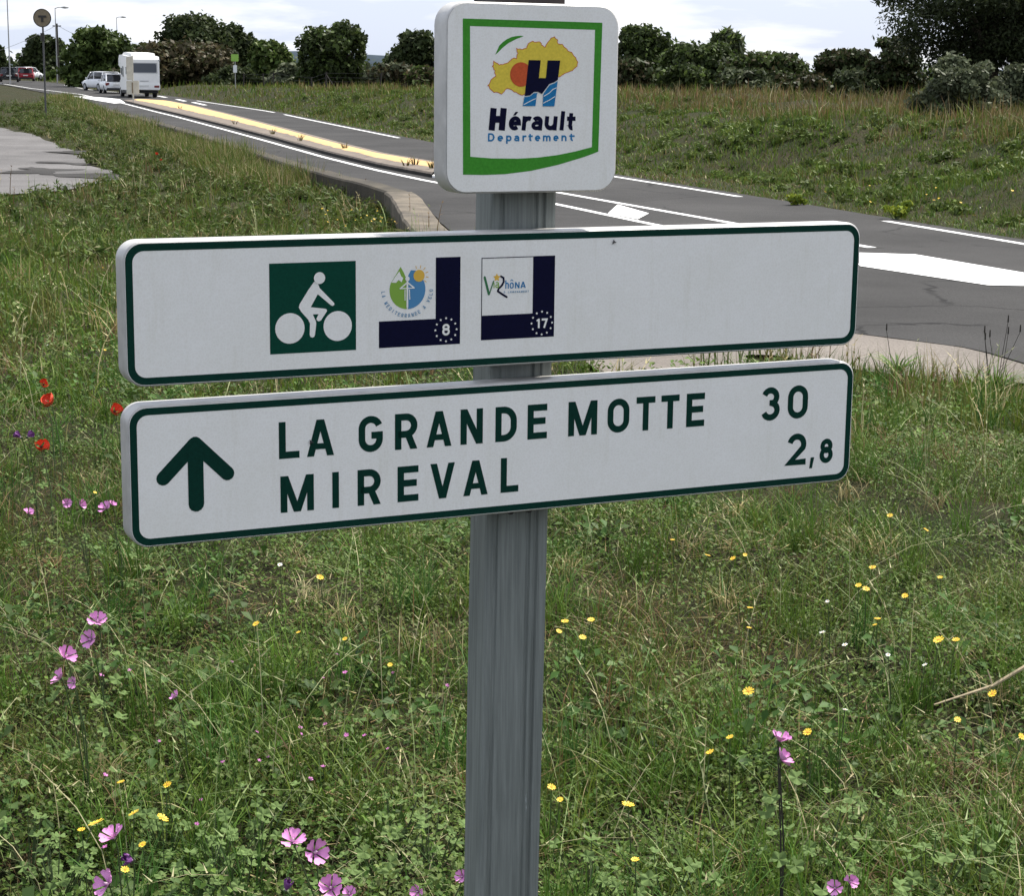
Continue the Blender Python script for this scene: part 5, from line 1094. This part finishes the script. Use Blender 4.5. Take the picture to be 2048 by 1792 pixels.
def veined(name, dark, light, L_):
    M = mat(name, light, 0.6, 0, 0.1); t = M.node_tree; b = t.nodes['Principled BSDF']; tcn = [q for q in t.nodes if q.type == 'TEX_COORD'][0]
    sp_ = t.nodes.new('ShaderNodeSeparateXYZ'); t.links.new(tcn.outputs['Object'], sp_.inputs[0]); mr = t.nodes.new('ShaderNodeMapRange'); mr.inputs['From Max'].default_value = L_; t.links.new(sp_.outputs['Y'], mr.inputs['Value'])
    wv = t.nodes.new('ShaderNodeTexNoise'); mp = t.nodes.new('ShaderNodeMapping'); mp.inputs['Scale'].default_value = (900, 60, 60); t.links.new(tcn.outputs['Object'], mp.inputs[0]); t.links.new(mp.outputs[0], wv.inputs['Vector']); wv.inputs['Scale'].default_value = 1
    ad = t.nodes.new('ShaderNodeMath'); ad.operation = 'MULTIPLY_ADD'; ad.inputs[1].default_value = .5; t.links.new(wv.outputs['Fac'], ad.inputs[0]); t.links.new(mr.outputs[0], ad.inputs[2])
    r = t.nodes.new('ShaderNodeValToRGB'); e = r.color_ramp.elements; e[0].position = .30; e[0].color = (*dark, 1); e[1].position = .80; e[1].color = (*light, 1); t.links.new(ad.outputs[0], r.inputs[0]); t.links.new(r.outputs[0], b.inputs['Base Color'])
    return M
PM.materials.clear(); PM.materials.append(veined('veined_mallow_petal', (.20, .04, .18), (.70, .30, .58), .027))
def leaf_mesh(name, r, mt):
    vs = [(0, 0, 0)]; N = 25
    for k in range(N):
        a = math.radians(-150 + 300 * k / (N - 1)); rr = r * (.72 + .28 * abs(math.cos(2.5 * a))) ; vs.append((rr * math.sin(a), rr * math.cos(a), .22 * r * math.cos(5 * a) * .5 + .1 * r))
    me = bpy.data.meshes.new(name); me.from_pydata(vs, [], [(0, k + 2, k + 1) for k in range(N - 1)]); me.materials.append(mt); me.update(); return me
LMS = [leaf_mesh('leaf', r, MAT['mleaf']) for r in (.010, .014, .018)]
def orient(loc, nrm, spin=0.0):
    q = Vector(nrm).to_track_quat('Z', 'Y'); return Matrix.Translation(Vector(loc)) @ q.to_matrix().to_4x4() @ Matrix.Rotation(spin, 4, 'Z')
def mallow(label, blooms, hf, nleaf=12, stem='stem', dark=False, sc=1.0):
    """blooms: pixel spots (px, py, kind); the plant grows up to them from one root"""
    pts = []
    f0 = hit(blooms[-1][0], blooms[-1][1], hf); base = Vector((f0[0] + .02, f0[1] + .03, gz(f0[0], f0[1])))
    m0 = empty('mallow_plant', base); tag(m0, label, 'flower', 'pink mallow plants in the verge')
    q = MB()
    for (px, py, kd) in blooms:
        w = at(px, py, f0[1] + random.uniform(-.03, .03)); p = Vector(w) - base; mid = Vector((p.x * .35 + random.uniform(-.01, .01), p.y * .4 + .02, p.z * .5)); q.tube([(0, .01, -.02), mid, (p.x * .9, p.y + .022, p.z - .03), p - Vector((0, -.006, .004))], [.0022, .0018, .0014, .0012], 6)
        me = PM if kd != 'd' else PMD; nv_ = Vector((random.uniform(-.9, .9), random.uniform(-1.0, -.1), random.uniform(.3, 1.0)))
        bo = inst('bloom', None, m0, orient(p, nv_, random.random() * 6)) if False else empty('bloom')
        bo.parent = m0; bo.matrix_basis = orient(p, nv_, random.random() * 6) @ Matrix.Scale(sc * random.uniform(.85, 1.02) * (.62 if kd == 's' else 1), 4)
        for k in range(5):
            tilt = random.uniform(.15, .55) if kd != 'd' else .8
            inst('petal', me, bo, Matrix.Rotation(2 * math.pi * k / 5, 4, 'Z') @ Matrix.Rotation(tilt + random.uniform(-.15, .2), 4, 'X') @ Matrix.Rotation(random.uniform(-.25, .25), 4, 'Y'))
        s = MB(); s.tube([(0, 0, 0), (0, 0, .006), (0, 0, .011)], [.002, .0028, .001], 6); s.build('stamen', MAT['stamen'], bo)
        s = MB(); s.tube([(0, 0, -.008), (0, 0, -.003), (0, 0, .001)], [.001, .005, .006], 6); s.build('calyx', MAT['stem'], bo)
    q.build('stem', MAT[stem], m0)
    for k in range(nleaf):
        a = random.random() * 6.283; rr = random.uniform(.015, .09); z = random.uniform(.04, max(.1, hf * .92)); p = Vector((rr * math.cos(a), rr * math.sin(a), z))
        inst('leaf', random.choice(LMS), m0, orient(p, (math.cos(a) * .5 + random.uniform(-.4, .4), math.sin(a) * .5 - .3, 1.0), random.random() * 6.28))
    return m0
mallow('pair of pink mallow blooms, upper plant of the left cluster', [(195, 1245, ''), (182, 1280, '')], .33, 9)
mallow('pink mallow with three blooms, lower plant of the left cluster', [(130, 1315, ''), (122, 1358, ''), (148, 1366, 's')], .30, 9)
mallow('lone small pink mallow right of the left cluster', [(353, 1394, 's')], .22, 6)
mallow('tall pale pink mallow above a purple bud at bottom left', [(228, 1677, ''), (265, 1722, 'd'), (217, 1770, '')], .26, 16)
mallow('double pink mallow at the bottom between the left corner and post', [(585, 1685, ''), (628, 1706, '')], .25, 16)
mallow('pink mallow at the bottom edge below the double bloom', [(662, 1778, ''), (572, 1782, 'd'), (700, 1790, 's')], .2, 16)
mallow('small pink mallow bloom touching the left side of the post', [(925, 1755, 's'), (836, 1784, 's')], .2, 18)
mallow('tall dark stemmed pink mallow right of the post', [(1558, 1484, ''), (1562, 1522, '')], .36, 18, 'darkstem')
mallow('small pink mallow at the bottom right of the post', [(1670, 1778, 's'), (1700, 1765, 's')], .2, 14)
mallow('pink mallow with two blooms below the left end of the lower sign', [(133, 1007, 's'), (160, 1010, 's')], .30, 7, sc=1.25)
mallow('pink mallow nearest the left edge of the lower sign', [(213, 1018, ''), (224, 1010, 's')], .30, 7)
mallow('pink mallow by a bare patch at the left edge', [(57, 1027, 's')], .28, 6, sc=1.3)
mallow('dark purple mallow above the lowest red poppy', [(42, 875, 'd'), (55, 874, 'd')], .34, 6, sc=1.3)
# extra leafy mallow plants without flowers along the bottom
for k, (px, py) in enumerate([(430, 1700), (480, 1760), (790, 1640), (770, 1720), (860, 1700), (330, 1650), (60, 1680), (110, 1740), (1180, 1740), (1640, 1700), (1720, 1640), (1860, 1745), (1960, 1700), (520, 1640), (380, 1770), (1330, 1760)]):
    b = hit(px, py, .10); m0 = empty('leafy_mallow', (b[0], b[1], b[2])); tag(m0, 'lobed green mallow leaves without flowers low at the bottom of the photo', 'plant', 'leafy mallow plants along the bottom')
    q = MB()
    for j in range(22):
        a = random.random() * 6.283; rr = random.uniform(.01, .11); z = random.uniform(.04, .16); p = Vector((rr * math.cos(a), rr * math.sin(a), z)); q.tube([(0, 0, 0), (p.x * .6, p.y * .6, p.z * .6), p], [.0016, .0014, .001], 4, False)
        inst('leaf', random.choice(LMS), m0, orient(p, (math.cos(a) * .4 + random.uniform(-.4, .4), math.sin(a) * .4 - .3, 1.0), random.random() * 6.28))
    q.build('stem', MAT['stem'], m0)
def cup_petal(r, mt):
    vs = []; fs = []; U, V2 = 5, 4
    for i in range(V2 + 1):
        t = i / V2
        for j in range(U + 1):
            s = (j / U - .5) * 1.9 * (t ** .6); rad = r * math.sin(t * 1.35); vs.append((rad * math.sin(s), rad * math.cos(s), r * .55 * t * t + .06 * r * math.sin(j * 3 + i)))
    for i in range(V2):
        for j in range(U): a = i * (U + 1) + j; fs.append((a, a + 1, a + U + 2, a + U + 1))
    me = bpy.data.meshes.new('petal'); me.from_pydata(vs, [], fs); me.materials.append(mt); me.update(); return me
CP = cup_petal(.042, MAT['poppy'])
def poppy(label, px, py, hf, sc=1.0):
    f = hit(px, py, hf); base = Vector((f[0] + .03, f[1] + .02, gz(f[0], f[1]))); p = Vector(at(px, py, f[1])) - base
    r = empty('poppy', base); tag(r, label, 'flower', 'red poppies'); MB().tube([(0, 0, -.02), (p.x * .3, .01, p.z * .55), p], [.003, .0025, .002], 5).build('stem', MAT['stem'], r)
    bo = empty('bloom'); bo.parent = r; bo.matrix_basis = orient(p, (random.uniform(-.8, .8), random.uniform(-.9, -.2), .8), random.random()) @ Matrix.Scale(sc, 4)
    for k in range(4): inst('petal', CP, bo, Matrix.Rotation(math.pi / 2 * k + random.uniform(-.2, .2), 4, 'Z') @ Matrix.Rotation(random.uniform(.1, .7), 4, 'X') @ Matrix.Scale(random.uniform(.85, 1.1), 4))
    s = MB(); s.tube([(0, 0, -.002), (0, 0, .006), (0, 0, .014)], [.004, .007, .003], 7); s.build('eye', MAT['poppyeye'], bo)
poppy('largest red poppy left of the upper sign', 103, 805, .38, .85); poppy('red poppy touching the left side of the lower sign', 228, 825, .36, .8); poppy('lowest red poppy beside the dark purple mallow', 82, 895, .34, .75)
poppy('small faded red poppy just above the largest poppy', 87, 770, .38, .55); poppy('distant red poppy at the edge of the pale side lane', 315, 309, .4, 1.5); poppy('distant small red poppy just right of another by the side lane', 323, 320, .38, 1.0)
def daisy_mesh(r, n, mt, mdisk, cup=.12):
    vs = []; fs = []
    for k in range(n):
        a = 2 * math.pi * k / n + .1 * math.sin(k * 7); w = math.pi / n * .82
        b = len(vs)
        for (rr, ww, z) in ((.25, .8, 0), (.7, 1.0, cup * r * .5), (1.0 + .08 * math.sin(k * 5), .55, cup * r)):
            for s in (-1, 1): vs.append((r * rr * math.cos(a + s * w * ww), r * rr * math.sin(a + s * w * ww), z + .0008 * (k % 2)))
        fs += [(b, b + 1, b + 3, b + 2), (b + 2, b + 3, b + 5, b + 4)]
    me = bpy.data.meshes.new('ray_petals'); me.from_pydata(vs, [], fs); me.materials.append(mt); me.update()
    dv = [(0, 0, r * .16)] + [(r * .34 * math.cos(2 * math.pi * k / 10), r * .34 * math.sin(2 * math.pi * k / 10), r * .07) for k in range(10)]
    md = bpy.data.meshes.new('flower_disk'); md.from_pydata(dv, [], [(0, 1 + k, 1 + (k + 1) % 10) for k in range(10)]); md.materials.append(mdisk); md.update()
    return me, md
DM = daisy_mesh(.0125, 11, MAT['daisy'], MAT['disk']); DW = daisy_mesh(.008, 7, MAT['whitefl'], MAT['disk']); DP = daisy_mesh(.008, 5, MAT['pinkfl'], MAT['pinkfl'])
def daisy(name, label, px, py, hf, M2, sc=1.0, group=None, nrm=None, maxY=None):
    f = hit(px, py, hf); base = Vector((f[0] + random.uniform(-.02, .02), f[1] + .015, gz(f[0], f[1]))); p = Vector(at(px, py, f[1])) - base
    r = empty(name, base); tag(r, label, 'flower', group); MB().tube([(0, 0, -.02), (p.x * .2, 0, p.z * .5), p], [.0016, .0014, .0011], 4, False).build('stem', MAT['stem'], r)
    o = inst('ray_petals', M2[0], r, orient(p, nrm or (random.uniform(-.6, .6), random.uniform(-.6, .1), 1.0), random.random() * 6) @ Matrix.Scale(sc, 4)); inst('flower_disk', M2[1], o)
GD = 'yellow daisies scattered over the verge'; LD_ = 'small yellow daisy scattered in the verge grass around the signpost'
big = {(192, 1647): ('bright yellow daisy above the pink mallow at bottom left', 1.25), (325, 1637): ('spiky yellow daisy opening right of the bright one at bottom left', 1.05), (268, 1627): ('half closed yellow green daisy between two yellow daisies at bottom left', .9), (163, 1660): ('small yellow daisy at the left of the bright bottom left daisy', .6),
       (1256, 1610): ('lone bright yellow daisy at the right side of the post', 1.0), (1497, 1383): ('yellow daisy above and left of the dark stemmed mallow', 1.05), (1877, 1280): ('largest yellow daisy at the right of the lower sign', 1.15), (1985, 1388): ('yellow daisy above the pale dry stick', .95), (512, 1248): ('lone yellow daisy under the left half of the lower sign', .75)}
for (px, py), (lab, sc) in big.items(): daisy('yellow_daisy', lab, px, py, .2, DM, sc, GD)
for (px, py) in [(597, 1265), (1130, 1243), (1182, 1240), (1118, 1263), (1165, 1275), (1615, 1465), (1103, 1575), (1912, 1280), (1755, 1238), (1750, 1250), (1810, 1192), (1717, 1171), (1732, 1178), (1780, 1031), (1852, 1060), (1500, 1216), (1880, 1155), (1498, 1256), (1490, 1110), (1466, 1117), (1415, 1111), (1745, 1135), (2043, 1474), (1345, 1080), (780, 1330), (690, 1278), (210, 700), (190, 985), (1915, 1440), (1460, 1475), (1420, 1505), (285, 1690), (335, 1570), (242, 1565), (250, 1740), (60, 470), (205, 535), (1270, 1720), (1120, 1600), (640, 1155)]:
    daisy('yellow_daisy', LD_, px, py, .18, DM, random.uniform(.5, .85), GD)
GW = 'tiny yellow flowers in front of the retaining wall'
for k in range(26):
    daisy('yellow_wildflower', 'tiny yellow wildflower in the grass in front of the concrete wall end', random.uniform(640, 800), random.uniform(415, 452), .3, DM, random.uniform(.8, 1.5), GW)
for (px, py) in [(115, 459), (90, 560), (95, 690), (1645, 1265), (1776, 1310), (1655, 1203), (560, 1130), (1690, 1290), (1850, 1330), (490, 800), (1690, 1420), (190, 620)]:
    daisy('white_wildflower', 'tiny white wildflower scattered in the verge grass', px, py, .2, DW, random.uniform(.6, 1.1), 'tiny white flowers in the verge')
for k in range(26):
    px, py = random.uniform(150, 900), random.uniform(1300, 1720)
    daisy('pink_wildflower', 'tiny pink wildflower low in the grass left of the post', px, py, .09, DP, random.uniform(.5, .9), 'tiny pink flowers in the verge')
for k in range(40):
    px, py = random.uniform(1300, 2040), random.uniform(370, 470)
    f = hit(px, py, .2)
    if bank_mask(f[0], f[1]): daisy('bank_wildflower', 'tiny pale yellow wildflower dotted over the bank across the road', px, py, .2, DM if k % 3 else DW, random.uniform(1.3, 2.2), 'tiny flowers dotted over the bank')
# yellow green spurge clumps on the bank
for (px, py, lab) in ((1595, 402, 'yellow green spurge clump on the bank above the second road dash'), (1800, 418, 'yellow green spurge clump low on the bank at the middle right'), (1790, 430, 'small spurge clump just below another on the bank')):
    f = hit(px, py, .1); r = empty('spurge_clump', f); tag(r, lab, 'plant', 'spurge clumps on the bank'); lo = [((random.uniform(-.12, .12), random.uniform(-.12, .12), random.uniform(.08, .2)), (.08, .08, .05), 1.0) for _ in range(6)]
    V_, T_, c = leaf_cloud(lo, 260, .07, [(.26, .30, .03), (.2, .26, .03), (.12, .18, .03)], 1.2, .6, seed=int(px)); tri_mesh('bracts', V_, T_, MAT['leaf'], c, r)
    q = MB()
    for l in lo: q.tube([(0, 0, -.02), (l[0][0] * .6, l[0][1] * .6, l[0][2] * .6), l[0]], .006, 4, False)
    q.build('stem', MAT['stem'], r)
# rosette with tall stems at the edge of the apron, and a lone tall stem
def plantain(label, px, py, n, hstem, nst):
    f = hit(px, py, .02); r = empty('plantain_plant', f); tag(r, label, 'plant'); pr = []
    az = g_.random(n) * 6.283; P = np.stack([.03 * np.cos(az), .03 * np.sin(az), np.zeros(n)], 1)
    v, t, c = blades(P, .14 + .16 * g_.random(n), .016 + .01 * g_.random(n), az, .7 + .5 * g_.random(n), pick(FRESH, n), 4, .1); tri_mesh('rosette', v, t, MAT['grass'], c, r)
    for k in range(nst):
        x0 = random.uniform(-.07, .07); q = MB(); tip = (x0 * 1.8 + random.uniform(-.03, .03), random.uniform(-.05, .05), hstem * random.uniform(.75, 1.05)); q.tube([(x0 * .4, 0, 0), (x0, 0, tip[2] * .5), tip], [.003, .0025, .002], 5); q.tube([tip, (tip[0], tip[1], tip[2] + .05)], [.006, .004], 6); q.build('flower_stem', MAT['darkstem'], r)
plantain('green rosette with tall dark stems at the near edge of the apron', 1990, 785, 46, .5, 6)
plantain('small rosette with one tall slanting stem in front of the apron', 1795, 748, 20, .34, 1)
# pale dry stick at the right edge
f = hit(1990, 1385, .06); st_ = empty('dry_stick', f); tag(st_, 'pale dry forked stick lying in the grass at the right edge', 'stick')
A = Vector(at(1868, 1410, f[1] - .1)) - Vector(f); B = Vector(at(1985, 1372, f[1])) - Vector(f); C_ = Vector(at(2070, 1322, f[1] + .05)) - Vector(f)
MB().tube([A, B, C_], [.002, .0045, .006], 6).build('twig', MAT['stick'], st_); MB().tube([B, Vector(at(1975, 1340, f[1] + .02)) - Vector(f)], [.003, .0015], 5).build('side_twig', MAT['stick'], st_)
# small weeds growing on the island
for k, (px, py) in enumerate([(690, 296), (812, 330), (830, 328), (865, 335), (360, 222), (470, 250), (545, 268), (600, 280)]):
    d = ray(px, py); Y = 2.05 / (-d[2] / d[1]); p = at(px, py, Y); r = empty('island_weed', (p[0], Y, float(zr(Y)) + .14)); tag(r, 'small brown weed growing on the yellow traffic island', 'weed', 'weeds on the traffic island')
    n = 22; az = g_.random(n) * 6.283; v, t, c = blades(np.zeros((n, 3)) + np.stack([.06 * np.cos(az), .06 * np.sin(az), 0 * az], 1), .12 + .2 * g_.random(n), .02 * np.ones(n), az, .4 + .4 * g_.random(n), pick(np.concatenate([OLIVE, BROWN * .6]), n), 2); tri_mesh('tuft', v, t, MAT['grass'], c, r)
SC.cycles.max_bounces = 6; SC.cycles.diffuse_bounces = 3; SC.cycles.glossy_bounces = 3; SC.cycles.transmission_bounces = 4; SC.cycles.transparent_max_bounces = 4

# small insects sitting on the sign faces
def fly(label, u, v, rot):
    y = -.0016; r = empty('insect', tuple(SIGN.matrix_basis @ Vector((0, 0, 0)))); r.location = Matrix.Rotation(YAW, 4, 'Z') @ Vector((u / 1000, y, 0)) + Vector((0.013, 2.3248, Z0 + v / 1000)); r.rotation_euler = (0, 0, YAW); tag(r, label, 'insect')
    c, s_ = math.cos(rot), math.sin(rot); L2 = lambda a, b: (a * c - b * s_, -.0008, a * s_ + b * c)
    MB().tube([L2(0, -.0025), L2(0, -.001), L2(0, .0015), L2(0, .0028)], [.0003, .0009, .0008, .0004], 6).build('body', MAT['bolt'], r)
    for sg in (-1, 1):
        MB().tube([L2(0, .001), L2(sg * .0022, -.0022)], [.0003, .0006], 4).build('wing', MAT['cable'], r)
        q = MB()
        for k in (-1, 0, 1): q.tube([L2(0, k * .0008), L2(sg * .0028, k * .0018)], .0001, 4)
        q.build('leg', MAT['bolt'], r)
fly('tiny dark insect on the letter A of the lower sign', -279, -428, .5)
fly('tiny dark insect near the top edge of the upper sign', 122, -203, 2.4)
